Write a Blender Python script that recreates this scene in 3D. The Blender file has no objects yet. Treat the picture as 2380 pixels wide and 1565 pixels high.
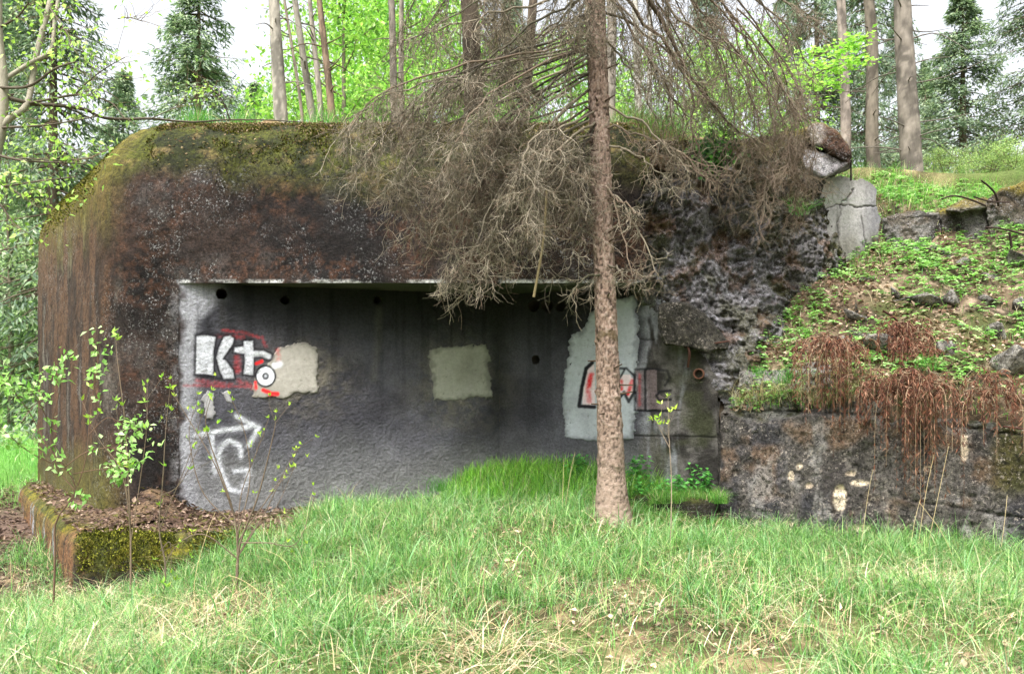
import bpy, math
import numpy as np
rng = np.random.default_rng(7)
scene = bpy.context.scene
COL = scene.collection

# ------------------------------------------------------------------ camera, sky, sun, exposure
F, CX, VH, CZ = 1979.4, 1189.5, 899.0, 1.6          # focal length, centre and eye level in survey units
cam_d = bpy.data.cameras.new('camera'); cam = bpy.data.objects.new('camera', cam_d); COL.objects.link(cam)
cam.location = (0, 0, CZ); cam.rotation_euler = (math.radians(90), 0, 0)
cam_d.sensor_width = 36; cam_d.lens = 36 * F / 2379; cam_d.shift_y = 116.5 / 2379
cam_d.clip_start = 0.05; cam_d.clip_end = 2000
cam_d.dof.use_dof = True; cam_d.dof.focus_distance = 8.3; cam_d.dof.aperture_fstop = 3.0
scene.camera = cam

SUN_EL, SUN_AZ = 58.0, 205.0                         # azimuth clockwise from +Y: behind the camera, a little left
world = bpy.data.worlds.new('World'); scene.world = world; world.use_nodes = True
nt = world.node_tree
bg = nt.nodes['Background']
sky = nt.nodes.new('ShaderNodeTexSky'); sky.sky_type = 'NISHITA'; sky.sun_disc = False
sky.sun_elevation = math.radians(SUN_EL); sky.sun_rotation = math.radians(SUN_AZ)
sky.air_density = 1.0; sky.dust_density = 6.0; sky.ozone_density = 1.0
hs = nt.nodes.new('ShaderNodeHueSaturation'); hs.inputs['Saturation'].default_value = 0.22
nt.links.new(sky.outputs[0], hs.inputs['Color']); nt.links.new(hs.outputs[0], bg.inputs[0])
bg.inputs[1].default_value = 0.15
sun_d = bpy.data.lights.new('sun', 'SUN'); sun_d.energy = 1.5; sun_d.angle = math.radians(12); sun_d.color = (1, 0.98, 0.95)
sun = bpy.data.objects.new('sun', sun_d); COL.objects.link(sun)
sun.rotation_euler = (math.radians(90 - SUN_EL), 0, math.radians(180 - SUN_AZ))
sun.location = (0, 0, 30)
scene.view_settings.view_transform = 'Standard'; scene.view_settings.look = 'None'
scene.view_settings.exposure = 1.62; scene.view_settings.gamma = 1; scene.view_settings.use_curve_mapping = False
scene.cycles.max_bounces = 6; scene.cycles.transparent_max_bounces = 4

# ------------------------------------------------------------------ helpers
def P(u, v, Y):
    return np.array([(u - CX) / F * Y, Y, CZ + (VH - v) / F * Y])
def PX(u, Y): return (u - CX) / F * Y
def PZ(v, Y): return CZ + (VH - v) / F * Y
def UV(V):                                           # world -> survey units, used to lay out the paint on the walls
    return CX + V[:, 0] / V[:, 1] * F, VH - (V[:, 2] - CZ) / V[:, 1] * F
def lin(r, g, b):
    c = np.array([r, g, b], float) / 255
    return np.where(c <= 0.04045, c / 12.92, ((c + 0.055) / 1.055) ** 2.4)
def ss(a, b, x):
    t = np.clip((x - a) / (b - a), 0, 1); return t * t * (3 - 2 * t)
def nrm(a): return a / np.maximum(np.linalg.norm(a, axis=-1, keepdims=True), 1e-9)
def mixc(c, d, m): return c * (1 - m[:, None]) + np.asarray(d) * m[:, None]

def _hash(i, j, k, s):
    h = (i.astype(np.uint32) * np.uint32(374761393) + j.astype(np.uint32) * np.uint32(668265263)
         + k.astype(np.uint32) * np.uint32(2246822519) + np.uint32(s * 3266489917 & 0xffffffff))
    h = (h ^ (h >> np.uint32(13))) * np.uint32(1274126177)
    h = h ^ (h >> np.uint32(16))
    return h.astype(np.float64) / 4294967295.0
def vn(p, s=0):
    p = np.asarray(p, float); f = np.floor(p); w = p - f; w = w * w * (3 - 2 * w)
    i = f.astype(np.int64); r = 0
    for a in (0, 1):
        for b in (0, 1):
            for c in (0, 1):
                k = ((w[:, 0] if a else 1 - w[:, 0]) * (w[:, 1] if b else 1 - w[:, 1]) * (w[:, 2] if c else 1 - w[:, 2]))
                r = r + k * _hash(i[:, 0] + a, i[:, 1] + b, i[:, 2] + c, s)
    return r
def fbm(p, sc, o=4, s=0, g=0.5):
    p = np.asarray(p, float) * sc; a, t, r = 1.0, 0.0, 0
    for q in range(o):
        r = r + a * vn(p + 17.3 * q, s + q); t += a; a *= g; p = p * 2.03
    return r / t
def p3(x, y, z=0): return np.stack(np.broadcast_arrays(np.asarray(x, float), np.asarray(y, float), np.asarray(z, float)), -1)

class RBF:                                           # smooth surface through surveyed points
    def __init__(s, pts):
        pts = np.asarray(pts, float); s.x = pts[:, :2]; n = len(pts)
        A = np.linalg.norm(s.x[:, None] - s.x[None], axis=-1)
        Q = np.c_[np.ones(n), s.x]
        M = np.block([[A, Q], [Q.T, np.zeros((3, 3))]])
        s.w = np.linalg.solve(M + 1e-6 * np.eye(n + 3), np.r_[pts[:, 2], 0, 0, 0]); s.n = n
    def __call__(s, a, b):
        a = np.asarray(a, float); b = np.asarray(b, float); sh = np.broadcast(a, b).shape
        q = np.stack(np.broadcast_arrays(a, b), -1).reshape(-1, 2); out = np.empty(len(q))
        for k in range(0, len(q), 40000):
            c = q[k:k + 40000]
            out[k:k + 40000] = np.linalg.norm(c[:, None] - s.x[None], axis=-1) @ s.w[:s.n] + np.c_[np.ones(len(c)), c] @ s.w[s.n:]
        return out.reshape(sh)

def mk(name, V, Fs, mat, parent=None, smooth=True, col=None, kind=None, label=None, cat=None, group=None, loc=None):
    """one mesh object from world coordinates; Fs is an array of quads or tris, or a list of such arrays"""
    V = np.asarray(V, float).reshape(-1, 3)
    org = np.array(parent.location if parent is not None else (loc if loc is not None else (0, 0, 0)), float)
    if parent is not None and parent.parent is not None: org = org + np.array(parent.parent.location)
    if not isinstance(Fs, (list, tuple)): Fs = [Fs]
    Fs = [np.asarray(f, np.int32) for f in Fs if len(f)]
    me = bpy.data.meshes.new(name)
    me.vertices.add(len(V)); me.vertices.foreach_set('co', (V - org).astype(np.float32).ravel())
    nl = sum(f.size for f in Fs); nf = sum(len(f) for f in Fs)
    me.loops.add(nl); me.polygons.add(nf)
    me.loops.foreach_set('vertex_index', np.concatenate([f.ravel() for f in Fs]))
    tot = np.concatenate([np.full(len(f), f.shape[1], np.int32) for f in Fs])
    me.polygons.foreach_set('loop_start', np.r_[0, np.cumsum(tot)[:-1]].astype(np.int32))
    me.polygons.foreach_set('use_smooth', np.full(nf, smooth))
    if col is not None:
        at = me.color_attributes.new('col', 'FLOAT_COLOR', 'POINT')
        col = np.asarray(col, float); col = np.broadcast_to(col, (len(V), col.shape[-1]))
        if col.shape[1] == 3: col = np.c_[col, np.ones(len(V))]
        at.data.foreach_set('color', col.astype(np.float32).ravel())
    me.update(calc_edges=True)
    me.materials.append(mat)
    o = bpy.data.objects.new(name, me); COL.objects.link(o)
    if parent is not None: o.parent = parent
    else: o.location = org
    return tag(o, label, cat, group, kind)
def tag(o, label=None, cat=None, group=None, kind=None):
    for k, x in (('label', label), ('category', cat), ('group', group), ('kind', kind)):
        if x: o[k] = x
    return o
def thing(name, loc, label, cat, group=None):
    o = bpy.data.objects.new(name, None); COL.objects.link(o); o.location = loc; o.empty_display_size = 0.2
    return tag(o, label, cat, group)
def grid_faces(n, m, keep=None):
    i, j = np.meshgrid(np.arange(n - 1), np.arange(m - 1), indexing='ij'); a = (i * m + j).ravel()
    f = np.stack([a, a + m, a + m + 1, a + 1], 1)
    return f if keep is None else f[keep.ravel()]
def compact(V, f, *arrs):
    used = np.unique(f); mp = np.full(len(V), -1); mp[used] = np.arange(len(used))
    return (V[used], mp[f]) + tuple(a[used] for a in arrs)

class Geo:                                           # gathers batches for ONE mesh
    def __init__(s): s.V, s.T, s.Q, s.C, s.n = [], [], [], [], 0
    def add(s, V, Fc, col):
        V = np.asarray(V, float).reshape(-1, 3); Fc = np.asarray(Fc)
        (s.T if Fc.shape[1] == 3 else s.Q).append(Fc + s.n); s.V.append(V)
        s.C.append(np.broadcast_to(np.asarray(col, float), (len(V), 3))); s.n += len(V)
    def build(s, name, mat, parent=None, **k):
        Fs = [np.concatenate(x) for x in (s.T, s.Q) if x]
        return mk(name, np.concatenate(s.V), Fs, mat, parent, col=np.concatenate(s.C), **k)

def tubes(L, R, sides=3):
    """L (N,K,3) polylines, R (N,K) radii -> verts, quads"""
    L = np.asarray(L, float); N, K, _ = L.shape
    T = np.empty_like(L); T[:, 1:-1] = L[:, 2:] - L[:, :-2]; T[:, 0] = L[:, 1] - L[:, 0]; T[:, -1] = L[:, -1] - L[:, -2]
    T = nrm(T)
    ref = rng.normal(size=(N, 1, 3)); ref -= (ref * T.mean(1, keepdims=True)).sum(-1, keepdims=True) * T.mean(1, keepdims=True)
    A = nrm(np.cross(T, ref)); B = np.cross(T, A)
    th = np.arange(sides) / sides * 2 * np.pi
    V = L[:, :, None] + R[:, :, None, None] * (A[:, :, None] * np.cos(th)[:, None] + B[:, :, None] * np.sin(th)[:, None])
    idx = np.arange(N * K * sides).reshape(N, K, sides); nx = np.roll(idx, -1, 2)
    q = np.stack([idx[:, :-1], nx[:, :-1], nx[:, 1:], idx[:, 1:]], -1).reshape(-1, 4)
    return V.reshape(-1, 3), q
def leaf_cards(C, D, N, L, W, fold=0.12):
    """folded four-point leaves"""
    D = nrm(D); S = nrm(np.cross(D, N)); N2 = np.cross(S, D); L = np.broadcast_to(L, len(C))[:, None]; W = np.broadcast_to(W, len(C))[:, None]
    m = C + D * L * 0.42 + N2 * W * fold
    V = np.stack([C, m - S * W / 2, C + D * L - N2 * L * 0.08, m + S * W / 2], 1).reshape(-1, 3)
    b = np.arange(len(C))[:, None] * 4
    return V, np.concatenate([b + [0, 1, 2], b + [0, 2, 3]])
def blades(B, H, W, lean, az, K=4, curl=1.0):
    """curved grass blades: base points, height, width, lean (0..1+), azimuth"""
    n = len(B); t = np.linspace(0, 1, K)[None, :]
    H = np.broadcast_to(H, n)[:, None]; lean = np.broadcast_to(lean, n)[:, None]; W = np.broadcast_to(W, n)[:, None]
    out = H * lean * t ** (1 + curl); up = H * t * (1 - 0.42 * np.minimum(lean, 1.6) * t ** 1.3)
    d = np.stack([np.cos(az), np.sin(az)], -1)[:, None]
    ctr = np.concatenate([B[:, None, :2] + d * out[..., None], (B[:, None, 2] + up)[..., None]], -1)
    tw = az + np.pi / 2 + rng.normal(0, 0.7, n)
    sd = np.stack([np.cos(tw), np.sin(tw), np.zeros(n)], -1)[:, None] * (W * (1 - t) ** 0.6 * 0.5)[..., None]
    lft, rgt = (ctr - sd)[:, :-1], (ctr + sd)[:, :-1]
    V = np.concatenate([np.stack([lft, rgt], 2).reshape(n, -1, 3), ctr[:, -1:]], 1)
    m = V.shape[1]; b = np.arange(n)[:, None] * m; tr = []
    for k in range(K - 2):
        tr += [b + [2 * k, 2 * k + 1, 2 * k + 3], b + [2 * k, 2 * k + 3, 2 * k + 2]]
    tr.append(b + [2 * K - 4, 2 * K - 3, 2 * K - 2])
    return V.reshape(-1, 3), np.concatenate(tr), m
def catmull(pts, n):
    p = np.asarray(pts, float); q = np.vstack([2 * p[0] - p[1], p, 2 * p[-1] - p[-2]])
    t = np.linspace(0, len(p) - 1 - 1e-6, n); i = t.astype(int); f = (t - i)[:, None]
    a, b, c, d = q[i], q[i + 1], q[i + 2], q[i + 3]
    return 0.5 * (2 * b + (c - a) * f + (2 * a - 5 * b + 4 * c - d) * f ** 2 + (3 * b - a - 3 * c + d) * f ** 3)
def tube1(geo, pts, r0, r1, col, n=14, sides=6, pw=1.0):
    L = catmull(pts, n); t = np.linspace(0, 1, n) ** pw
    V, q = tubes(L[None], (r0 + (r1 - r0) * t)[None], sides); geo.add(V, q, col); return L
def walk(B, D, L, K, wob, sag):
    """random curly polylines from bases B, directions D, lengths L"""
    n = len(B); pts = [B]; d = nrm(D); st = (np.broadcast_to(L, n) / (K - 1))[:, None]
    for k in range(K - 1):
        pts.append(pts[-1] + d * st)
        d = nrm(d + rng.normal(0, wob, (n, 3)) + np.array([0, 0, -sag]))
    return np.stack(pts, 1)
def along(L, t):
    """points and directions at parameter t (N,M) along polylines L (N,K,3)"""
    K = L.shape[1]; x = np.clip(t, 0, 0.9999) * (K - 1); i = x.astype(int); f = (x - i)[..., None]; r = np.arange(len(L))[:, None]
    a, b = L[r, i], L[r, i + 1]
    return a + (b - a) * f, nrm(b - a)

# ------------------------------------------------------------------ materials
def new_mat(name):
    m = bpy.data.materials.new(name); m.use_nodes = True; t = m.node_tree
    return m, t, t.nodes['Principled BSDF'], t.nodes['Material Output']
def nd(t, typ, **k):
    n = t.nodes.new(typ)
    for a, x in k.items():
        if a in n.inputs: n.inputs[a].default_value = x
        else: setattr(n, a, x)
    return n
def math_(t, op, a, b=None, c=None):
    n = t.nodes.new('ShaderNodeMath'); n.operation = op
    for i, x in enumerate((a, b, c)):
        if x is None: continue
        if isinstance(x, (int, float)): n.inputs[i].default_value = x
        else: t.links.new(x, n.inputs[i])
    return n.outputs[0]
def mixrgb(t, fac, a, b, mode='MIX'):
    n = t.nodes.new('ShaderNodeMix'); n.data_type = 'RGBA'; n.blend_type = mode
    for s, x in ((n.inputs[0], fac), (n.inputs[6], a), (n.inputs[7], b)):
        if hasattr(x, 'links'): t.links.new(x, s)
        elif isinstance(x, (int, float)): s.default_value = x
        else: s.default_value = (*x, 1)
    return n.outputs[2]
def noise(t, co, scale, detail=4, rough=0.6, dist=0.0):
    n = nd(t, 'ShaderNodeTexNoise'); n.inputs['Scale'].default_value = scale; n.inputs['Detail'].default_value = detail
    n.inputs['Roughness'].default_value = rough; n.inputs['Distortion'].default_value = dist
    t.links.new(co, n.inputs['Vector']); return n.outputs['Fac']
def step_(t, x, a, b):
    n = t.nodes.new('ShaderNodeMapRange'); n.interpolation_type = 'SMOOTHSTEP'
    t.links.new(x, n.inputs['Value']); n.inputs['From Min'].default_value = a; n.inputs['From Max'].default_value = b
    return n.outputs['Result']
def coords(t, scale=None):
    c = t.nodes.new('ShaderNodeTexCoord').outputs['Object']
    if scale is None: return c
    m = t.nodes.new('ShaderNodeMapping'); m.inputs['Scale'].default_value = scale; t.links.new(c, m.inputs['Vector']); return m.outputs[0]
def attr(t): 
    a = t.nodes.new('ShaderNodeAttribute'); a.attribute_name = 'col'; return a
def bump(t, b, h, strength, dist):
    n = nd(t, 'ShaderNodeBump'); n.inputs['Strength'].default_value = strength; n.inputs['Distance'].default_value = dist
    t.links.new(h, n.inputs['Height']); t.links.new(n.outputs[0], b.inputs['Normal'])

def concrete(name, flecks=0.0, fleck_col=(0.42, 0.42, 0.40), dark=0.0, bscale=55, bdist=0.012, var=0.5, stretch=None, fs=70):
    """weathered concrete: the surveyed stain colour broken up by grain, pale flecks (alpha of col) and black lichen"""
    m, t, b, o = new_mat(name); co = coords(t, stretch); cu = coords(t); a = attr(t)
    n1 = noise(t, co, 9, 6, 0.65); n2 = noise(t, cu, bscale, 5, 0.7); n3 = noise(t, cu, 160, 3, 0.6)
    f = math_(t, 'ADD', math_(t, 'MULTIPLY', math_(t, 'SUBTRACT', n1, 0.5), var * 2.4), math_(t, 'MULTIPLY', math_(t, 'SUBTRACT', n2, 0.5), var * 4.2))
    f = math_(t, 'ADD', f, math_(t, 'MULTIPLY', math_(t, 'SUBTRACT', n3, 0.5), var * 2.4))
    f = math_(t, 'MAXIMUM', math_(t, 'ADD', f, 1.0), 0.15)
    g = nd(t, 'ShaderNodeCombineColor')
    for s in range(3): t.links.new(f, g.inputs[s])
    c = mixrgb(t, 1.0, a.outputs['Color'], g.outputs[0], 'MULTIPLY')
    if dark:
        k = math_(t, 'MULTIPLY', step_(t, noise(t, cu, 24, 8, 0.8, 0.4), 0.52, 0.59), dark)
        c = mixrgb(t, k, c, (0.012, 0.011, 0.011))
    if flecks:
        k1 = step_(t, noise(t, cu, fs, 5, 0.75, 0.3), 0.555, 0.60); k2 = step_(t, noise(t, cu, 5, 5, 0.75), 0.40, 0.62)
        k = math_(t, 'MULTIPLY', math_(t, 'MULTIPLY', math_(t, 'MULTIPLY', k1, k2), flecks), a.outputs['Alpha'])
        c = mixrgb(t, k, c, fleck_col)
    t.links.new(c, b.inputs['Base Color']); b.inputs['Roughness'].default_value = 0.92; b.inputs['Specular IOR Level'].default_value = 0.25
    h = math_(t, 'ADD', n2, math_(t, 'MULTIPLY', n3, 0.5)); bump(t, b, h, 0.9, bdist)
    return m
def leafy(name, trans=0.35, rough=0.5, spec=0.3):
    m, t, b, o = new_mat(name); a = attr(t)
    t.links.new(a.outputs['Color'], b.inputs['Base Color']); b.inputs['Roughness'].default_value = rough; b.inputs['Specular IOR Level'].default_value = spec
    tr = nd(t, 'ShaderNodeBsdfTranslucent'); mx = nd(t, 'ShaderNodeMixShader'); mx.inputs[0].default_value = trans
    c = mixrgb(t, 1.0, a.outputs['Color'], (1.1, 1.25, 0.85), 'MULTIPLY'); t.links.new(c, tr.inputs[0])
    t.links.new(b.outputs[0], mx.inputs[1]); t.links.new(tr.outputs[0], mx.inputs[2]); t.links.new(mx.outputs[0], o.inputs[0])
    return m
def plain(name, rough=0.85, nscale=30, var=0.6, bdist=0.004, stretch=None, spec=0.2, bs=0.7):
    m, t, b, o = new_mat(name); a = attr(t); co = coords(t, stretch)
    n = noise(t, co, nscale, 5, 0.65); f = math_(t, 'MAXIMUM', math_(t, 'ADD', math_(t, 'MULTIPLY', math_(t, 'SUBTRACT', n, 0.5), var * 2), 1.0), 0.2)
    g = nd(t, 'ShaderNodeCombineColor')
    for s in range(3): t.links.new(f, g.inputs[s])
    t.links.new(mixrgb(t, 1.0, a.outputs['Color'], g.outputs[0], 'MULTIPLY'), b.inputs['Base Color'])
    b.inputs['Roughness'].default_value = rough; b.inputs['Specular IOR Level'].default_value = spec
    bump(t, b, n, bs, bdist); return m

M_SHELL = concrete('stained_concrete', flecks=0.8, fleck_col=(0.42, 0.42, 0.42), dark=0.8, var=0.95, bscale=34, bdist=0.03, fs=42)
M_SIDE = concrete('streaked_concrete', flecks=0.5, dark=0.5, var=0.8, bscale=34, bdist=0.02, fs=42, stretch=(1.8, 1.8, 0.6))
M_ROUGHCAST = concrete('painted_roughcast', flecks=0.0, dark=0.0, var=0.32, bscale=40, bdist=0.034)
M_PLASTER = concrete('smooth_plaster', flecks=0.0, dark=0.0, var=0.14, bscale=24, bdist=0.006)
M_ROCK = concrete('broken_concrete', flecks=0.9, fleck_col=(0.38, 0.37, 0.38), dark=0.7, var=0.85, bscale=58, bdist=0.03, fs=50)
M_LOWER = concrete('eroded_concrete', flecks=1.0, fleck_col=(0.38, 0.33, 0.28), dark=0.85, var=0.85, bscale=40, bdist=0.03, fs=34, stretch=(1.4, 1.4, 0.6))
M_PANEL = concrete('pale_weathered_concrete', flecks=0.5, fleck_col=(0.2, 0.19, 0.18), dark=0.25, var=0.32, bscale=30, bdist=0.012, fs=30, stretch=(1.5, 1.5, .5))
M_GRASS = leafy('grass_blade', 0.38, 0.42, 0.45)
M_LEAF = leafy('green_leaf', 0.45, 0.4, 0.4)
M_NEEDLE = leafy('needle_foliage', 0.35, 0.5, 0.4)
M_DRY = leafy('dry_plant', 0.2, 0.7, 0.2)
M_SOIL = plain('soil_and_litter', 0.95, 26, 0.8, 0.03)
M_BARK = plain('spruce_bark', 0.85, 90, 0.5, 0.006, bs=1.0)
M_GREYBARK = plain('grey_bark', 0.85, 22, 0.55, 0.01, stretch=(1, 1, 0.35))
M_TWIG = plain('dead_twig', 0.8, 30, 0.4, 0.001)
M_MOSS = plain('moss', 1.0, 45, 0.7, 0.01)
M_RUST = plain('rusty_iron', 0.9, 60, 0.7, 0.002)
mh, th_, bh, oh = new_mat('dark_bore'); bh.inputs['Base Color'].default_value = (0.012, 0.012, 0.011, 1); bh.inputs['Roughness'].default_value = 1
M_BORE = mh

# ------------------------------------------------------------------ ground
FY = 9.0                                             # the casemate's front plane
SIDE_A, SIDE_B = np.array([-4.32, 9.0]), np.array([-6.98, 12.55])
g_pts = [(-14, 4.8, -.15), (-8, 4.8, -.12), (-3, 4.8, -.03), (0, 4.8, 0), (3, 4.8, 0), (8, 4.8, 0), (14, 4.8, 0), (0, 2, -.1), (-8, 0, -.1), (8, 0, -.1), (0, -8, -.1),
  (-4.2, 7.4, -.32), (-3.5, 7.5, -.3), (-3.1, 7.5, -.2), (-2.75, 7.5, -.03), (-2.4, 7.6, .14), (-2.1, 8.2, .22), (-1.9, 8.8, .24), (-3.0, 8.6, .0), (-4.2, 8.6, -.1),
  (-1, 8, .3), (-.2, 8, .36), (.5, 8.2, .4), (.95, 8, .36), (1.35, 8, .22), (2.2, 8.7, .17), (2.8, 8.3, .13), (3.5, 7.9, .1), (4.4, 7.6, .08), (6, 7.0, .1), (9, 6, .1),
  (0, 6.4, .17), (-2, 6.4, .02), (2.5, 6.4, .1), (-3.6, 6.2, -.16),
  (-5.5, 8.0, -.32), (-6.6, 10.2, -.25), (-8.6, 14, .3), (-11, 20, .75), (-14, 12, .2), (-20, 30, .9), (-30, 12, .3), (-40, 40, 1),
  (-2.4, 9.4, .22), (-1.2, 9.8, .3), (-.75, 9.5, .34), (-.35, 9.5, .52), (-.1, 10, .6), (.5, 9.6, .6), (.4, 9.0, .5), (1.0, 9.2, .55), (1.6, 9.0, .5), (0.2, 8.65, .38), (1.0, 8.65, .42), (-.5, 8.8, .34), (2.0, 9.0, .3)]
g_rbf = RBF(g_pts)
def zfront(x, y):
    return g_rbf(np.clip(x, -40, 14), np.clip(y, -10, 42))
def zground(x, y, detail=True):
    x = np.asarray(x, float); y = np.asarray(y, float); sh = np.broadcast(x, y).shape; x, y = [a.ravel() for a in np.broadcast_arrays(x, y)]
    z = zfront(x, y)
    fr = y - (10.9 + 1.5 * ss(1.5, 3.2, x)); sd = (x - SIDE_A[0]) * .813 + (y - 9) * .582 - 1.3
    w = .6 + np.clip(y - 15, 0, 40) * .45
    m = ss(0, 1, np.minimum(fr / .6, sd / w))
    zb = 4.5 + .25 * ss(12, 17, y) + .35 * ss(2, 5, x) + .02 * np.clip(y - 16, 0, 60)
    if detail:
        pp = p3(x, y, 0)
        z = z + (fbm(pp, 1.3, 3, 5) - .5) * .12 + (fbm(pp, 6, 3, 9) - .5) * .07
        zb = zb + (fbm(pp, .7, 3, 6) - .5) * .3
    return (z * (1 - m) + zb * m).reshape(sh)
gx = np.r_[-300, -150, -80, -50, -35, -25, -19, -15, np.arange(-12, 9, .07), np.arange(9, 16, .5), 20, 28, 40, 60, 100, 200, 300]
gy = np.r_[-60, -30, -15, -6, 0, 2, np.arange(3, 13, .07), np.arange(13, 40, .6), 50, 70, 100, 150, 220, 320]
GX, GY = np.meshgrid(gx, gy, indexing='ij'); GZ = zground(GX, GY)
gp = p3(GX.ravel(), GY.ravel(), GZ.ravel())
nf = fbm(gp, 2.1, 4, 3); n2 = fbm(gp, 9, 3, 4)
gc = mixc(np.tile(lin(104, 90, 66), (len(gp), 1)), lin(66, 62, 40), ss(.42, .6, nf)); gc = mixc(gc, lin(166, 146, 112), ss(.5, .7, n2) * .6)
gc = mixc(gc, lin(66, 92, 38), ss(.4, .6, fbm(gp, .8, 3, 8)) * .7)
gc = mixc(gc, lin(88, 132, 58), ss(11.5, 14, gp[:, 1]) * ss(-6, -8, gp[:, 0]))
lit = ss(-3.9, -4.5, gp[:, 0]) * ss(12.2, 11, gp[:, 1]) * ss(6.6, 7.4, gp[:, 1]); gc = mixc(gc, lin(92, 76, 66), lit)
ground = mk('ground', gp, grid_faces(len(gx), len(gy)), M_SOIL, col=gc, kind='structure')

# ------------------------------------------------------------------ the casemate
bunker = thing('bunker', (-1.0, 10.0, 0.2), 'mossy rust-stained concrete bunker with rounded roof edge and graffiti in its recess', 'bunker')
RT, ZT = 1.0, 4.63                                   # radius of the rolled roof edge, roof height
ZS = 2.70                                            # soffit height of the recess
XL = PX(415, FY) ; XR = PX(1530, FY)
def shell_profile(z0):
    """(inset, z) from the foot up the face, over the rolled edge and back along the roof"""
    zs = np.arange(z0, ZT - RT, .022); a = np.arange(0, np.pi / 2, .022 / RT)
    ins = np.r_[np.zeros(len(zs)), RT - RT * np.cos(a), np.arange(RT, RT + 1.6, .05)]
    z = np.r_[zs, ZT - RT + RT * np.sin(a), np.full(len(np.arange(RT, RT + 1.6, .05)), ZT)]
    return ins, z
def shell(path, nrmv, z0):
    ins, z = shell_profile(z0)
    V = np.empty((len(path), len(ins), 3)); V[..., :2] = path[:, None] + nrmv[:, None] * ins[None, :, None]; V[..., 2] = z
    return V
# plan path: receding left flank, rounded corner, front face
dF = nrm((SIDE_A - SIDE_B)[None])[0]; nS = np.array([-dF[1], dF[0]]); nFr = np.array([0., 1.])
tc = .45; pa = SIDE_A - dF * tc; pb = SIDE_A + np.array([tc, 0])
flank = SIDE_B[None] + dF[None] * np.arange(0, np.linalg.norm(pa - SIDE_B), .025)[:, None]
tt = np.linspace(0, 1, 34)[:, None]; corner = (1 - tt) ** 2 * pa + 2 * tt * (1 - tt) * SIDE_A + tt ** 2 * pb
cn = nrm((1 - tt) * nS + tt * nFr)
hx = np.arange(pb[0] + .022, XL - .011, .022); hx2 = np.r_[XL, np.arange(XL + .022, XR, .022)]
def shell_color(V, side):
    x, y, z = V.T; w = fbm(V, 1.1, 5, 11); w2 = fbm(V, 4.5, 5, 12); w3 = fbm(V * np.array([2.4, 2.4, .55]), 2.2, 5, 13); w4 = fbm(V, 2.2, 4, 18)
    c = np.tile(lin(54, 43, 38), (len(V), 1))
    c = mixc(c, lin(27, 23, 22), ss(.42, .6, w))
    c = mixc(c, lin(80, 54, 40), ss(.42, .62, fbm(V, 22, 5, 17)) * ss(.36, .62, w4) * .7)
    c = mixc(c, lin(76, 72, 70), ss(.55, .72, fbm(V, 3.1, 5, 14)) * .5)
    fl = np.full(len(V), .75)
    if side is not None:
        c = mixc(c, mixc(np.tile(lin(82, 60, 42), (len(V), 1)), lin(46, 36, 29), ss(.38, .62, w3)), side * .92)
        c = mixc(c, lin(116, 110, 100), side * ss(.62, .72, w3) * .5)
    ms = ss(3.58, 4.02, z + (w - .5) * 1.0 + (w2 - .5) * .5)
    moss = mixc(np.tile(lin(70, 74, 24), (len(V), 1)), lin(40, 45, 18), ss(.4, .62, w2)); moss = mixc(moss, lin(122, 104, 70), ss(.6, .75, fbm(V, 7, 3, 16)) * .6)
    c = c * (1 - ms[:, None] * .93) + moss * ms[:, None] * .93
    if side is not None:
        gs = side * ss(3.0, 4.0, z + (w3 - .5) * 1.6) * .75; c = mixc(c, lin(100, 92, 38), gs)
        ft = ss(1.0, .3, z + (w - .5)) * .8; c = mixc(c, lin(84, 82, 34), ft * side)
    fl = fl * (1 - ms) * ss(.35, .6, fbm(V, 1.6, 3, 15)) * 1.6
    lip = ss(ZS + .036, ZS + .012, z + (w2 - .5) * .07) * (x > XL - .03) * (z > ZS - .01); c = mixc(c, lin(196, 196, 194), lip * ss(.44, .55, fbm(V, 6, 5, 19)))
    edge = ss(XL - .10, XL - .015, x + (w2 - .5) * .16) * (x < XL + .01) * ss(2.74, 2.6, z); c = mixc(c, lin(104, 102, 104), edge * ss(.4, .56, fbm(V, 9, 4, 20)) * .9)
    return np.c_[c, np.clip(fl, 0, 1)], ms
def rough(V, amp, seed, ms=0):
    return (fbm(V, 3, 3, seed) - .5) * amp * 2 + (fbm(V, 15, 4, seed + 1) - .5) * amp * (1.6 + 1.6 * ms)
def build_shell(name, path, nv, z0, side, mat, keep=None):
    V = shell(path, nv, z0); n, m = V.shape[:2]; W = V.reshape(-1, 3)
    sd = None if side is None else np.repeat(side, m)
    c, ms = shell_color(W, sd)
    dN = np.zeros_like(W); E = V; du = np.gradient(E, axis=0); dv = np.gradient(E, axis=1); N = nrm(np.cross(du, dv)).reshape(-1, 3)
    amp = .016; d = rough(W, amp, 21, ms); d = d * np.clip((np.minimum(1, (W[:, 2] - z0) / .03)), 0, 1)
    W = W + N * d[:, None]
    f = grid_faces(n, m)
    if keep is not None:
        cen = W[f].mean(1); f = f[keep(cen)]; W, f, c = compact(W, f, c)
    return mk(name, W, f, mat, bunker, col=c)
pl = np.vstack([flank, corner]); pn = np.vstack([np.tile(nS, (len(flank), 1)), cn])
sidew = np.r_[np.ones(len(flank)), 1 - ss(.25, .9, tt[:, 0])]
build_shell('flank_wall', pl, pn, -.5, sidew, M_SIDE)
fr1 = np.c_[np.r_[pb[0], hx, XL], np.full(len(hx) + 2, FY)]
build_shell('front_pier', fr1, np.tile(nFr, (len(fr1), 1)), -.3, None, M_SHELL)
fr2 = np.c_[hx2, np.full(len(hx2), FY)]
def ragged(c): return c[:, 0] < XR + .02 - .3 * fbm(c, 2.2, 4, 33)
build_shell('overhang_band', fr2, np.tile(nFr, (len(fr2), 1)), ZS, None, M_SHELL, ragged)

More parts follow.
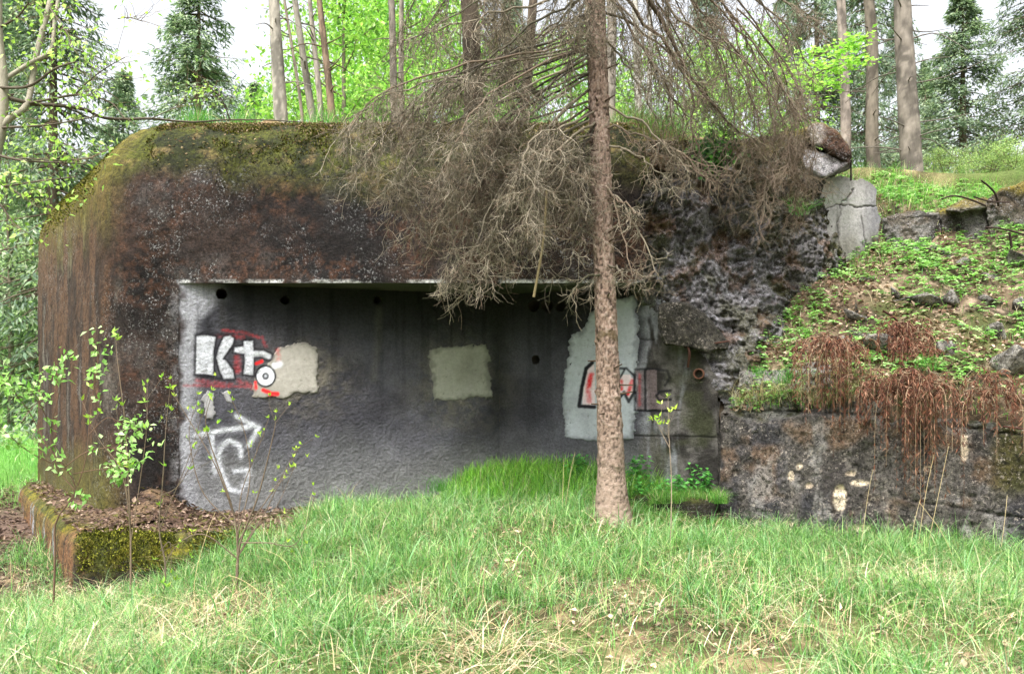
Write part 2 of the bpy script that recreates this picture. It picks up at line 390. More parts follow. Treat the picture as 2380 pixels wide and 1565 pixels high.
# recess walls
CA, CB, CC = np.array([XL - .02, FY - .002]), np.array([-.15, 10.2]), np.array([2.17, 8.98])
def wall_grid(A, B, z0, z1, st):
    L = np.linalg.norm(B - A); s = np.linspace(0, 1, int(L / st) + 1); z = np.arange(z0, z1 + st * .5, st)
    V = np.empty((len(s), len(z), 3)); V[..., :2] = (A + (B - A) * s[:, None])[:, None]; V[..., 2] = z
    d = (B - A) / L; return V, np.array([d[1], -d[0], 0])          # outward normal faces the camera side
def seg_d(u, v, pts):
    d = np.full(len(u), 1e9)
    for (a, b), (c, e) in zip(pts[:-1], pts[1:]):
        x, y = c - a, e - b; l = max(x * x + y * y, 1e-9); t = np.clip(((u - a) * x + (v - b) * y) / l, 0, 1)
        d = np.minimum(d, np.hypot(u - a - t * x, v - b - t * y))
    return d
def stroke(u, v, pts, w, soft): return 1 - ss(w / 2 - soft, w / 2 + soft, seg_d(u, v, pts))
def inside(u, v, poly):
    r = np.zeros(len(u), bool); n = len(poly)
    for k in range(n):
        (a, b), (c, d) = poly[k], poly[(k + 1) % n]
        r ^= ((b > v) != (d > v)) & (u < (c - a) * (v - b) / (d - b + 1e-12) + a)
    return r
def A1(*p): return [(377.5 + .3341 * x, 697 + .3341 * y) for x, y in p]
def A2(*p): return [(1277.8 + .3341 * x, 697 + .3341 * y) for x, y in p]
WHITE, BLACK, RED = lin(226, 228, 236), lin(30, 29, 34), lin(206, 48, 52)
K_W = [(A1((300, 262), (298, 515)), 40), (A1((466, 268), (432, 320), (385, 405)), 22), (A1((388, 405), (430, 470), (462, 528)), 23)]
T_W = [(A1((600, 290), (602, 510)), 18), (A1((508, 345), (615, 345)), 13), (A1((625, 372), (700, 372), (738, 392)), 13)]
TG_W = [(A1((228, 945), (420, 905), (610, 878)), 10), (A1((512, 805), (590, 848), (668, 884), (640, 940), (600, 1005)), 9.5),
        (A1((342, 930), (352, 1060), (364, 1195)), 10), (A1((545, 1085), (540, 1010), (462, 975), (400, 1025), (386, 1120), (420, 1220), (470, 1318), (540, 1330), (582, 1262), (600, 1182), (500, 1190)), 10.5)]
K_P = [A1((238, 250), (300, 246), (368, 258), (352, 345), (352, 520), (300, 512), (233, 510)), A1((428, 258), (468, 250), (494, 268), (486, 305), (440, 372), (398, 432), (376, 402), (392, 340)), A1((380, 408), (404, 398), (442, 425), (488, 490), (497, 542), (428, 545), (404, 500))]
T_P = [A1((568, 286), (628, 284), (630, 330), (632, 440), (628, 520), (566, 512), (575, 420), (572, 372), (500, 360), (502, 330), (566, 322))]
def poly_m(u, v, poly, grow, soft):
    d = seg_d(u, v, list(poly) + [poly[0]]); d = np.where(inside(u, v, poly), -d, d); return 1 - ss(grow - soft, grow + soft, d)
def paint(V, c):
    """spray paint on the recess walls, as it sits on the plaster"""
    u, v = UV(V); gr = (fbm(V, 60, 2, 41) - .5); sp = (fbm(V, 14, 3, 42) - .5)
    def put(c, m, colr, k=1.0): return mixc(c, colr, np.clip(m * k + gr * .5 * (m > .04) * (m < .97), 0, 1))
    L = u < 800; R = u > 1250
    if L.any():
        q = np.zeros(len(u))
        for pts, w, k in ((A1((150, 592), (300, 592), (450, 600), (600, 600)), 4, .75), (A1((420, 210), (560, 225), (680, 262)), 5, .5), (A1((690, 260), (720, 320)), 6, .5), (A1((520, 400), (520, 490)), 16, .5),
                          (A1((380, 250), (560, 255)), 8, .4), (A1((800, 345), (808, 420)), 8, .45), (A1((530, 560), (640, 610)), 12, .35), (A1((240, 560), (480, 590)), 10, .4)):
            q = np.maximum(q, stroke(u, v, pts, w, 5) * k)
        c = put(c, q * (.75 + sp), RED)
        ol = np.zeros(len(u))
        for pl_ in K_P + T_P: ol = np.maximum(ol, poly_m(u, v, pl_, 5.5, 3.5))
        ol = np.maximum(ol, stroke(u, v, T_W[2][0], 24, 4))
        ol = np.maximum(ol, stroke(u, v, A1((230, 235), (480, 240)), 7, 4) * .8); ol = np.maximum(ol, stroke(u, v, A1((228, 520), (470, 556)), 9, 4) * .85)
        c = put(c, ol, BLACK, .92)
        for pl_ in K_P + T_P: c = put(c, poly_m(u, v, pl_, 0, 2.4) * (.93 + sp * .5), WHITE)
        c = put(c, stroke(u, v, T_W[2][0], 12, 3), lin(214, 216, 222))
        ox, oy = A1((716, 528))[0]; r = np.hypot(u - ox, (v - oy) / 1.06)
        c = put(c, 1 - ss(23, 27, r), BLACK, .95); c = put(c, 1 - ss(18.5, 21.5, r), WHITE); c = put(c, 1 - ss(7, 9.5, r), BLACK, .9); c = put(c, 1 - ss(2, 4, r), lin(170, 172, 180))
        q = np.zeros(len(u))
        for pts, w, k in ((A1((655, 440), (690, 425)), 8, 1), (A1((645, 570), (652, 612)), 6, .95), (A1((700, 625), (760, 648), (800, 650)), 9, 1), (A1((740, 662), (800, 660)), 5, .8)):
            q = np.maximum(q, stroke(u, v, pts, w, 2) * k)
        c = put(c, q, lin(226, 44, 48))
        c = put(c, stroke(u, v, A1((778, 455), (782, 456)), 13, 4), WHITE, .9); c = put(c, stroke(u, v, A1((812, 440), (816, 450)), 12, 5), WHITE, .7)
        tg = np.zeros(len(u)); sh = np.zeros(len(u))
        for pts, w in TG_W: tg = np.maximum(tg, stroke(u, v, pts, w, 4.2) * np.clip(1.15 + sp * .9, 0, 1)); sh = np.maximum(sh, stroke(u + 4, v - 4, pts, w * .8, 4))
        c = put(c, sh * .7, BLACK, .8); hl = np.zeros(len(u))
        for pts, w in TG_W: hl = np.maximum(hl, stroke(u, v, pts, w * 2.2, 9))
        c = mixc(c, WHITE, hl * .16); c = put(c, tg, WHITE, .96)
    if R.any():
        f = inside(u, v, A2((262, 480), (312, 440), (318, 730), (228, 728), (236, 600)))
        c = mixc(c, lin(214, 196, 200), f * .9); rs = np.clip(stroke(u, v, A2((290, 520), (268, 620), (275, 700)), 12, 4) * (.8 + 1.5 * sp), 0, 1); c = put(c, rs * f, RED)
        f = inside(u, v, A2((480, 545), (510, 520), (560, 520), (590, 560), (585, 620), (552, 680), (520, 625), (480, 650)))
        c = mixc(c, lin(216, 196, 198), f * .85); rs = np.clip((stroke(u, v, A2((500, 560), (500, 620)), 7, 3) + stroke(u, v, A2((575, 560), (545, 650)), 9, 3)) * (.9 + sp), 0, 1); c = put(c, rs, RED)
        f = inside(u, v, A2((598, 490), (740, 485), (740, 640), (830, 700), (830, 760), (600, 760))); c = mixc(c, lin(150, 132, 134), f * .5)
        c = put(c, stroke(u, v, A2((625, 520), (622, 730)), 5, 4) * .5, RED)
        for pts, w, k in ((A2((296, 436), (255, 475), (226, 600), (206, 736), (312, 742)), 9, 1), (A2((462, 474), (535, 474), (582, 520)), 5.5, .95), (A2((478, 560), (522, 482)), 5, .9), (A2((486, 680), (518, 640), (550, 706), (588, 640), (592, 520)), 7, .95),
                          (A2((592, 500), (592, 762)), 5, .7), (A2((660, 488), (662, 764)), 5.5, .95), (A2((595, 482), (690, 476), (742, 478)), 5, .8), (A2((742, 480), (815, 490), (832, 540), (800, 590)), 6, .75),
                          (A2((838, 628), (760, 636), (738, 665), (756, 695), (838, 690)), 6, .95), (A2((598, 766), (740, 772), (832, 772)), 5, .95)):
            c = put(c, stroke(u, v, pts, w, 2.0), BLACK, k)
    return c
def wall_base(V):
    u, v = UV(V); w = fbm(V, 1.4, 5, 51); w2 = fbm(V, 7, 4, 52)
    c = np.tile(lin(92, 91, 99), (len(V), 1)); c = mixc(c, lin(66, 65, 72), ss(.42, .62, w))
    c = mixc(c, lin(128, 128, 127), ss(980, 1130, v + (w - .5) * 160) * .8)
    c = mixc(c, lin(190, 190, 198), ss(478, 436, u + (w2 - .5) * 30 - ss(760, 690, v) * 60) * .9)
    c = mixc(c, lin(150, 150, 154), ss(600, 500, u + (w - .5) * 120) * ss(1000, 1150, v) * .45)
    c = mixc(c, lin(58, 44, 38), ss(436, 414, u + (w2 - .5) * 46) * .95)
    hal = np.exp(-(((u - 700) / 90) ** 2 + ((v - 880) / 75) ** 2)) + np.exp(-(((u - 1068) / 95) ** 2 + ((v - 890) / 95) ** 2)) * .9
    c = mixc(c, lin(146, 138, 122), np.clip(hal * 1.2, 0, 1) * ss(.30, .70, w2 * .6 + fbm(V, 22, 4, 50) * .4) * .75)
    c = mixc(c, lin(28, 30, 27), ss(850, 700, v + (w - .5) * 120) * ss(430, 560, u) * .8); dr = fbm(V * np.array([5, 5, .25]), 2.4, 4, 46); c = mixc(c, c * .55, ss(.52, .66, dr) * ss(1050, 720, v) * .7); c = mixc(c, np.minimum(c * 1.5, .4), ss(.56, .68, fbm(V, 2.6, 5, 47)) * ss(850, 1000, v) * .5)  # soot and damp at the top, with overhang shade painted into the colour
    c = mixc(c, lin(46, 47, 44), np.exp(-((u - 1158) / 26) ** 2) * ss(1080, 900, v) * .7)  # shade of the inner corner, painted into the wall colour
    c = mixc(c, lin(52, 50, 46), stroke(u, v, [(515, 690), (518, 760)], 14, 7) * .5); c = mixc(c, lin(108, 106, 96), stroke(u, v, [(880, 720), (878, 800), (868, 880)], 16, 8) * .3)
    return c
HOLES = [(515, 683, 12.5, 0), (662, 697, 10.5, 0), (876, 697, 9.5, 0), (1240, 711, 14, 1), (1271, 710, 14, 1), (1303, 712, 13, 1), (1245, 835, 11, 1)]
def line_hit(u, A, B):
    r = (u - CX) / F; t = (r * A[1] - A[0]) / ((B[0] - A[0]) - r * (B[1] - A[1])); return A + (B - A) * t
hole_w = []
for u, v, r, k in HOLES:
    p = line_hit(u, *((CA, CB) if k == 0 else (CB, CC))); hole_w.append((np.array([p[0], p[1], PZ(v, p[1])]), r / F * p[1], k))
def recess_wall(name, A, B, k, z0, z1, st, topcut=None):
    V, N = wall_grid(A, B, z0, z1, st); n, m = V.shape[:2]; W = V.reshape(-1, 3); u, v = UV(W)
    w2 = fbm(W, 9, 4, 55); d = (fbm(W, 46, 2, 53) - .5) * .016 + (w2 - .5) * .014 + (fbm(W, 1.6, 3, 54) - .5) * .03
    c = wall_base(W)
    if k == 1:                                                       # older eroded concrete towards the broken end
        e = ss(1478, 1520, u + (fbm(W, 5, 4, 56) - .5) * 70 + ss(900, 700, v) * 10)
        ec = mixc(np.tile(lin(112, 108, 104), (len(W), 1)), lin(56, 53, 50), ss(.4, .6, fbm(W, 4, 5, 57)))
        ec = mixc(ec, lin(168, 170, 176), ss(.5, .62, fbm(W * np.array([2, 2, .5]), 3.2, 4, 58)) * ss(1640, 1560, u) * .8); ec = mixc(ec, lin(70, 74, 48), ss(.55, .7, fbm(W, 2.5, 4, 59)) * .6)
        c = c * (1 - e[:, None]) + ec * e[:, None]; d = d + e * (fbm(W, 5, 4, 60) - .5) * .05
        for pts in ([(1455, 1012), (1560, 1012), (1690, 1016)], [(1480, 1000 - 45), (1580, 953)], [(1470, 785), (1520, 790)]):
            q = stroke(u, v + (w2 - .5) * 5, pts, 3.2, 1.6); d = d - q * .012; c = mixc(c, lin(34, 32, 30), q * .8)
    c = paint(W, c)
    W = W + N * d[:, None]
    f = grid_faces(n, m); cen = W[f].mean(1); keep = np.ones(len(f), bool)
    for p, r, kk in hole_w:
        if kk == k:
            jag = (fbm(cen, 18, 2, 61) - .5) * .35
            keep &= np.linalg.norm(cen - p, axis=1) > r * (1 + jag)
    if topcut is not None: keep &= topcut(cen)
    W, f, c = compact(W, f[keep], c)
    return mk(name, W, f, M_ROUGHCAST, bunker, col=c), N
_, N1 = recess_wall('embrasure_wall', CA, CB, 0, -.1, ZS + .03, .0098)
def cut2(cen):
    u, v = UV(cen); top = np.interp(u, [1490, 1510, 1540, 1600, 1640, 1675], [560, 690, 705, 765, 835, 880]) + (fbm(cen, 6, 3, 62) - .5) * 60
    return v > top
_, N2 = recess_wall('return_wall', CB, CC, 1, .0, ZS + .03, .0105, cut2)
for p, r, k in hole_w:                                                # bored vents run back into the wall
    N = N1 if k == 0 else N2; th = np.linspace(0, 2 * np.pi, 19)[:-1]; S = np.array([-N[1], N[0], 0]); rr = r * 1.12
    ring = lambda d, q: p + np.outer(np.cos(th), S) * q + np.outer(np.sin(th), [0, 0, 1]) * q - N * d
    V = np.vstack([ring(-.004, rr), ring(.06, rr * .97), ring(.5, rr * .95), [p - N * .5]]); i = np.arange(18); j = (i + 1) % 18
    q = np.vstack([np.c_[i, j, j + 18, i + 18], np.c_[i + 18, j + 18, j + 36, i + 36]])
    mk('vent_bore', V, [q, np.c_[i + 36, j + 36, np.full(18, 54)]], M_PLASTER, bunker, col=lin(70, 64, 58))
# soffit
sx = np.array([XL - .05, CB[0], XR + .15]); V = []
ns = 60
xs = np.linspace(XL - .02, XR + .1, ns); yb = np.interp(xs, [CA[0], CB[0], CC[0]], [CA[1], CB[1], CC[1]]) + .06
V = np.array([[x, FY + .004 + (y - FY) * q, ZS + .006] for x, y in zip(xs, yb) for q in np.linspace(0, 1, 20)])
V[:, 2] += (fbm(V, 8, 3, 63) - .5) * .01
mk('soffit', V, grid_faces(ns, 20), M_PLASTER, bunker, col=mixc(np.tile(lin(74, 74, 64), (len(V), 1)), lin(48, 50, 40), ss(.4, .6, fbm(V, 3, 3, 64))))

# plaster patches proud of the roughcast
def plaster_patch(poly, A, B, N, base, dark, seed, thick=.005):
    V, _ = wall_grid(A, B, 0.1, ZS, .0095); W = V.reshape(-1, 3); n, m = V.shape[:2]; u, v = UV(W)
    ju = (fbm(W, 6, 5, seed) - .5) * 22 + (fbm(W, 24, 3, seed + 1) - .5) * 12; jv = (fbm(W, 6, 5, seed + 3) - .5) * 22 + (fbm(W, 24, 3, seed + 2) - .5) * 12
    ins = inside(u + ju, v + jv, poly)
    ed = seg_d(u + ju, v + jv, list(poly) + [poly[0]]); ed = np.where(ins, ed, -ed)
    f = grid_faces(n, m); keep = (ed[f] > -3).all(1)
    d = np.where(ed > 0, thick * ss(0, 3, ed) + .009, -.012) + (fbm(W, 5, 4, seed + 5) - .5) * .016
    w = fbm(W, 2.2, 4, seed + 6); c = mixc(np.tile(lin(*base), (len(W), 1)), lin(*dark), ss(.45, .7, w) * .7)
    pk = ss(.70, .78, fbm(W, 30, 3, seed + 7)); d = d - pk * .004; c = mixc(c, lin(110, 104, 94), pk * .35); c = mixc(c, lin(*dark) * .62, ss(13, 0, ed + (fbm(W, 14, 4, seed + 8) - .5) * 16) * .8)
    c = paint(W, c); W = W + N * d[:, None]
    W, f, c = compact(W, f[keep], c); return mk('plaster_patch', W, f, M_PLASTER, bunker, col=c)
plaster_patch([(640, 815), (690, 795), (735, 802), (742, 840), (744, 910), (690, 915), (650, 925), (585, 925), (590, 880), (620, 850)], CA, CB, N1, (160, 155, 147), (134, 129, 121), 71)
plaster_patch([(998, 810), (1060, 800), (1125, 802), (1138, 850), (1140, 920), (1080, 926), (1010, 928), (1000, 880)], CA, CB, N1, (152, 151, 141), (128, 127, 117), 81)
plaster_patch([(482, 905), (498, 915), (502, 960), (495, 972), (478, 970), (474, 930)], CA, CB, N1, (176, 174, 176), (158, 156, 158), 91, .006)
plaster_patch([(515, 915), (530, 905), (545, 930), (538, 940), (520, 932)], CA, CB, N1, (176, 174, 176), (158, 156, 158), 95, .006)
plaster_patch([(1328, 778), (1356, 764), (1366, 730), (1420, 690), (1476, 688), (1484, 760), (1482, 850), (1478, 940), (1466, 1020), (1420, 1028), (1312, 1016), (1308, 860)], CB, CC, N2, (172, 177, 184), (138, 142, 146), 101)

# rusty pipe stub in the return wall
pp = line_hit(1625, CB, CC); pc = np.array([pp[0], pp[1], PZ(868, pp[1])]); th = np.linspace(0, 2 * np.pi, 25)[:-1]
dirp = nrm(np.array([[-.35, -.9, -.02]]))[0]; S = nrm(np.cross(dirp, [0, 0, 1])[None])[0]; U = np.cross(S, dirp)
def ring(c, r): return c + np.outer(np.cos(th), S) * r + np.outer(np.sin(th), U) * r
V = np.vstack([ring(pc - dirp * .1, .056), ring(pc + dirp * .07, .056), ring(pc + dirp * .072, .046), ring(pc - dirp * .1, .045), [pc - dirp * .05]])
i = np.arange(24); j = (i + 1) % 24
mk('pipe_stub', V, [np.vstack([np.c_[i + 24 * k, j + 24 * k, j + 24 * k + 24, i + 24 * k + 24] for k in range(3)]), np.c_[i + 72, j + 72, np.full(24, 96)]], M_RUST, bunker, col=lin(96, 66, 52))

# broken concrete face right of the recess
rk = [(1470, 700, 9.45), (1470, 560, 9.25), (1480, 400, 9.06), (1480, 330, 9.45), (1520, 640, 9.3), (1520, 480, 9.12), (1520, 390, 9.1), (1560, 860, 9.42), (1560, 760, 9.36), (1560, 640, 9.32), (1560, 520, 9.25), (1560, 420, 9.15), (1560, 340, 9.7),
      (1640, 800, 9.16), (1670, 900, 9.08), (1670, 850, 9.1), (1670, 780, 9.4), (1670, 680, 9.78), (1670, 560, 9.8), (1670, 430, 9.65), (1670, 340, 10.1), (1780, 900, 9.2), (1780, 820, 9.5), (1780, 740, 9.75), (1780, 640, 10), (1780, 540, 10.05), (1780, 430, 10.0), (1780, 330, 10.35),
      (1880, 850, 9.5), (1880, 780, 9.8), (1880, 680, 10.25), (1880, 580, 10.45), (1880, 480, 10.5), (1880, 400, 10.55), (1880, 310, 10.75), (1960, 700, 10.6), (1960, 600, 11), (1960, 500, 11.3), (1960, 400, 11.4), (1960, 310, 11.5), (2020, 600, 11.6), (2020, 400, 11.8)]
rkw = np.array([P(*p) for p in rk]); r_rbf = RBF(rkw[:, [0, 2, 1]])
rx = np.arange(1.30, 4.25, .013); rz = np.arange(1.0, 4.95, .013); RX, RZ = np.meshgrid(rx, rz, indexing='ij'); RY = r_rbf(RX, RZ)
W = p3(RX.ravel(), RY.ravel(), RZ.ravel()); q1 = fbm(W, 1.8, 4, 111); q2 = 1 - np.abs(fbm(W, 4.5, 4, 112) * 2 - 1); q3 = fbm(W, 13, 4, 113)
q4 = 1 - np.abs(fbm(W, 15, 3, 116) * 2 - 1); q5 = fbm(W, 38, 3, 117)
W[:, 1] += (q1 - .5) * .40 - (q2 - .7) * .22 + (q3 - .5) * .10 - (q4 - .7) * .11 + (q5 - .5) * .05
u, v = UV(W)
ck = stroke(u, v + (q3 - .5) * 16, [(1415, 382), (1500, 394), (1560, 408), (1640, 414), (1700, 402)], 9, 3); W[:, 1] += ck * .16
c = mixc(np.tile(lin(112, 109, 110), (len(W), 1)), lin(62, 58, 56), ss(.4, .62, q1)); c = mixc(c, lin(34, 31, 30), ss(.60, .42, q4) * .6); c = mixc(c, lin(160, 158, 164), ss(.55, .68, q5) * ss(1880, 1800, u) * ss(520, 600, v) * .8)
c = mixc(c, lin(46, 40, 36), ss(1640, 1500, u + (q1 - .5) * 120) * ss(620, 520, v) * .8)
c = mixc(c, lin(66, 64, 26), ss(1780, 1900, u + (q1 - .5) * 200) * ss(.4, .6, q3) * .8); c = mixc(c, lin(70, 66, 44), ss(430, 340, v + (q1 - .5) * 90) * .8)
c = mixc(c, lin(70, 70, 34), ss(.5, .64, fbm(W, 2.6, 5, 114)) * .65); c = mixc(c, lin(104, 78, 58), ss(.54, .66, fbm(W, 4.2, 5, 119)) * .6)
f = grid_faces(len(rx), len(rz)); cu, cv = UV(W[f].mean(1))
rt = np.interp(cu, [1400, 1520, 1640, 1800, 1880, 2030], [322, 324, 330, 318, 330, 420]) + (fbm(W[f].mean(1), 3, 3, 115) - .5) * 20
rb = np.interp(cu, [1400, 1510, 1540, 1600, 1640, 1675, 1700, 1720], [600, 730, 750, 815, 880, 930, 960, 1100])
W, f, c, u, v = compact(W, f[(cv > rt) & (cv < rb)], c, u, v)
mk('broken_face', W, f, M_ROCK, bunker, col=np.c_[c, np.where((v < 860) & (u > 1500), 1, .5)])

# lower retaining wall, nearer to the right
WA, WB = np.array([2.155, 8.83]), np.array([5.6, 7.12])
def wall_top(x): return 1.36 - .05 * (x - 2.1)
def wall_y(x): return WA[1] + (WB[1] - WA[1]) * (x - WA[0]) / (WB[0] - WA[0])
V, N3 = wall_grid(WA, WB, -.25, 1.95, .014); n, m = V.shape[:2]; W = V.reshape(-1, 3); u, v = UV(W)
q1 = fbm(W, 1.5, 4, 121); q3 = fbm(W, 10, 4, 122); st = fbm(W * np.array([3, 3, .4]), 2.2, 4, 123)
d = (q1 - .5) * .10 + (q3 - .5) * .07 + (fbm(W, 30, 3, 120) - .5) * .03
up = ss(-.03, .03, W[:, 2] - wall_top(W[:, 0]) + (fbm(W, 2.4, 3, 124) - .5) * .34); d = d - up * (.07 + .5 * np.clip(fbm(W, 3, 3, 125) - .3, 0, 1) * .6 + .55 * np.clip(W[:, 2] - wall_top(W[:, 0]), 0, 1)) + up * (np.floor(fbm(W, 4, 2, 118) * 8) / 8 - .5) * .16
jt = stroke(u, v + (q3 - .5) * 10, [(1660, 950), (1800, 955), (1900, 957), (2030, 962), (2150, 980), (2379, 1010)], 5, 2.2); d = d - jt * .03
jb = stroke(u, v + (q3 - .5) * 14, [(2100, 1160), (2200, 1175), (2330, 1195), (2500, 1230)], 5, 3); d = d - jb * .02
c = mixc(np.tile(lin(98, 93, 88), (len(W), 1)), lin(64, 60, 58), ss(.42, .6, st) * .8); c = mixc(c, lin(58, 58, 64), ss(.5, .64, fbm(W * np.array([2, 2, .6]), 1.3, 4, 126)) * .75)
c = mixc(c, lin(116, 92, 70), ss(.5, .66, fbm(W, 3.5, 5, 127)) * .6); c = mixc(c, lin(150, 146, 142), ss(.56, .7, fbm(W * np.array([1.5, 1.5, .8]), 4, 5, 128)) * .6)
c = mixc(c, lin(138, 138, 132), up * .7); c = mixc(c, lin(66, 66, 28), np.clip(up * ss(.5, .6, q3) + ss(2290, 2340, u + (q1 - .5) * 80) * ss(1170, 1120, v + (q3 - .5) * 60), 0, 1) * .8)
def blob(cu, cv, a, b, s=0): return 1 - ss(.75, 1.05, np.hypot((u - cu) / a, (v - cv) / b) + (q3 - .5) * .7)
for cu, cv, a, b in ((1951, 1155, 17, 33), (2000, 1122, 26, 8), (1858, 1083, 8, 10), (1838, 1105, 8, 12), (1975, 1100, 14, 6), (2155, 1088, 9, 8), (1830, 1215, 10, 8), (2000, 1225, 26, 10), (1880, 1128, 10, 8), (2240, 1040, 10, 40)):
    k = blob(cu, cv, a, b); c = mixc(c, lin(226, 208, 182) if b > 9 or a > 14 else lin(196, 178, 156), k * .95); d = d - k * .012
c = mixc(c, lin(36, 34, 32), jt * .7); c = mixc(c, lin(36, 34, 32), jb * .6)
W = W + N3 * d[:, None]
f = grid_faces(n, m); cc = W[f].mean(1); keep = cc[:, 2] < wall_top(cc[:, 0]) + .10 + .36 * ss(2.2, 2.5, cc[:, 0]) * ss(4.1, 3.3, cc[:, 0]) + (fbm(cc, 2.4, 4, 129) - .5) * .55
W, f, c = compact(W, f[keep], c); mk('retaining_wall', W, f, M_LOWER, bunker, col=c)
# its left end (return face back to the broken face)
EV, EN = wall_grid(np.array([2.19, 9.4]), WA, -.25, 1.45, .02); W = EV.reshape(-1, 3); W[:, 0] += (fbm(W, 6, 4, 131) - .5) * .05
mk('wall_end', W, grid_faces(*EV.shape[:2]), M_LOWER, bunker, col=mixc(np.tile(lin(104, 98, 94), (len(W), 1)), lin(60, 56, 54), ss(.4, .6, fbm(W, 4, 4, 132))))

# smooth cracked panel and the wall stump higher up the bank
V, N4 = wall_grid(np.array([PX(1868, 10.75), 10.75]), np.array([PX(2052, 11.05), 11.05]), 2.9, 4.42, .012); n, m = V.shape[:2]; W = V.reshape(-1, 3); u, v = UV(W)
q1 = fbm(W, 2, 4, 141); q3 = fbm(W, 9, 4, 142); d = (q1 - .5) * .03
c = mixc(np.tile(lin(158, 155, 152), (len(W), 1)), lin(112, 110, 114), ss(1960, 2050, u + (q1 - .5) * 90)); c = mixc(c, lin(164, 154, 132), ss(.5, .65, q1) * .5); c = mixc(c, lin(120, 116, 110), ss(440, 414, v + (q3 - .5) * 20) * .6)
for pts in ([(1868, 470), (1900, 478), (1940, 484), (1980, 478), (2050, 474)], [(1985, 440), (1960, 476), (1945, 520), (1952, 570), (1962, 610)], [(2000, 500), (2012, 560), (2008, 610)]):
    k = stroke(u + (q3 - .5) * 14, v + (q3 - .5) * 26, pts, 2.4, 1.4); d = d - k * .03; c = mixc(c, lin(52, 48, 46), k * .85)
W = W + N4 * d[:, None]; f = grid_faces(n, m); cc = W[f].mean(1); cu, cv = UV(cc)
keep = (cv > 413 + (fbm(cc, 5, 3, 143) - .5) * 26 + ss(1990, 2050, cu) * 30) & (cu < 2040 + (fbm(cc, 4, 3, 144) - .5) * 30) & (cu > 1872)
W, f, c = compact(W, f[keep], c); c = mixc(c, lin(96, 92, 88), ss(.5, .68, fbm(W * np.array([3, 3, .5]), 2.4, 4, 145)) * .6); c = mixc(c, lin(84, 80, 62), ss(3.75, 3.35, W[:, 2] + (fbm(W, 4, 4, 146) - .5) * .5) * .6)
mk('smooth_panel', W, f, M_PANEL, bunker, col=c)

# ------------------------------------------------------------------ earth: roof soil and the bank on the right
sxx = np.arange(-6.2, 4.1, .06); syy = np.arange(9.66, 13.2, .06); SX, SY = np.meshgrid(sxx, syy, indexing='ij')
def roof_z(x, y):
    x = np.asarray(x, float); y = np.asarray(y, float); pp = p3(x.ravel(), y.ravel(), 0)
    sd = (x - SIDE_A[0]) * .813 + (y - 9) * .582
    e = np.minimum(y - 9.0 - .55 * ss(1.4, 3.2, x) * 2.6, sd)
    nz = ((fbm(pp, 1.4, 4, 151) - .5) * .25 + (fbm(pp, 7, 3, 152) - .5) * .08).reshape(x.shape)
    return ZT - .42 + .47 * ss(.45, 1.05, e) + .12 * ss(.9, 2.2, e) + nz * ss(.5, 1.2, e) + .04 * x * ss(0, 3, x)
W = p3(SX.ravel(), SY.ravel(), roof_z(SX, SY).ravel())
c = mixc(np.tile(lin(120, 100, 72), (len(W), 1)), lin(80, 84, 36), ss(.42, .6, fbm(W, 2, 4, 153))); c = mixc(c, lin(150, 130, 100), ss(.55, .7, fbm(W, 8, 3, 154)) * .6)
f = grid_faces(len(sxx), len(syy)); cc = W[f].mean(1); es = np.minimum(cc[:, 1] - 9.0 - 1.43 * ss(1.4, 3.2, cc[:, 0]), (cc[:, 0] - SIDE_A[0]) * .813 + (cc[:, 1] - 9) * .582)
W, f, c = compact(W, f[es > .42], c); mk('roof_soil', W, f, M_SOIL, col=c, kind='structure')
bk = [(1690, 945, 9.0), (1760, 935, 8.75), (1860, 905, 8.65), (1960, 910, 8.5), (2060, 905, 8.3), (2200, 925, 8.05), (2379, 945, 7.8), (2550, 950, 7.6), (1700, 860, 9.35), (1760, 805, 9.45), (1860, 790, 9.2), (1960, 765, 9.25), (2100, 752, 9.2), (2250, 765, 9.0), (2400, 785, 8.7), (2560, 800, 8.5),
      (1800, 760, 9.75), (1900, 665, 10.2), (1960, 632, 10.5), (2100, 622, 10.3), (2250, 642, 10.0), (2400, 655, 9.7), (2560, 660, 9.5), (1960, 605, 10.9), (2060, 565, 11.2), (2200, 577, 11.0), (2379, 577, 10.6), (2560, 577, 10.4), (2040, 480, 11.7), (2090, 462, 12.2), (2180, 465, 12.6), (2280, 452, 13.0), (2400, 450, 13.2), (2560, 450, 13.2), (1900, 420, 12.6), (1800, 400, 13)]
bkw = np.array([P(*p) for p in bk]); b_rbf = RBF(bkw)
def bank_z(x, y):
    pp = p3(np.ravel(x), np.ravel(y), 0); return b_rbf(x, y) + ((fbm(pp, 1.7, 4, 161) - .5) * .42 + (fbm(pp, 6, 3, 162) - .5) * .14).reshape(np.shape(x))
bx = np.arange(2.2, 9, .045); bt = np.linspace(0, 1, 150); BX = np.repeat(bx[:, None], 150, 1); y0 = wall_y(np.minimum(BX, 5.5)) + .10; BY = y0 + (13.6 - y0) * bt[None] ** 1.15
BZ = bank_z(BX, BY); kb = ss(0, .07, np.broadcast_to(bt[None], BX.shape)); BZ = BZ * kb + (wall_top(BX) - .22 + .3 * (fbm(p3(BX.ravel(), BY.ravel() * 0, 5), 1.9, 3, 434).reshape(BX.shape) - .5)) * (1 - kb)
W = p3(BX.ravel(), BY.ravel(), BZ.ravel()); nb = fbm(W, 1.8, 4, 163)
c = mixc(np.tile(lin(92, 78, 62), (len(W), 1)), lin(54, 47, 35), ss(.4, .6, nb)); c = mixc(c, lin(74, 84, 42), ss(.5, .66, fbm(W, 1.6, 3, 164)) * .5); c = mixc(c, lin(160, 140, 120), ss(.56, .7, fbm(W, 9, 3, 165)) * .6)
mk('earth_bank', W, grid_faces(len(bx), 150), M_SOIL, col=c, kind='structure')

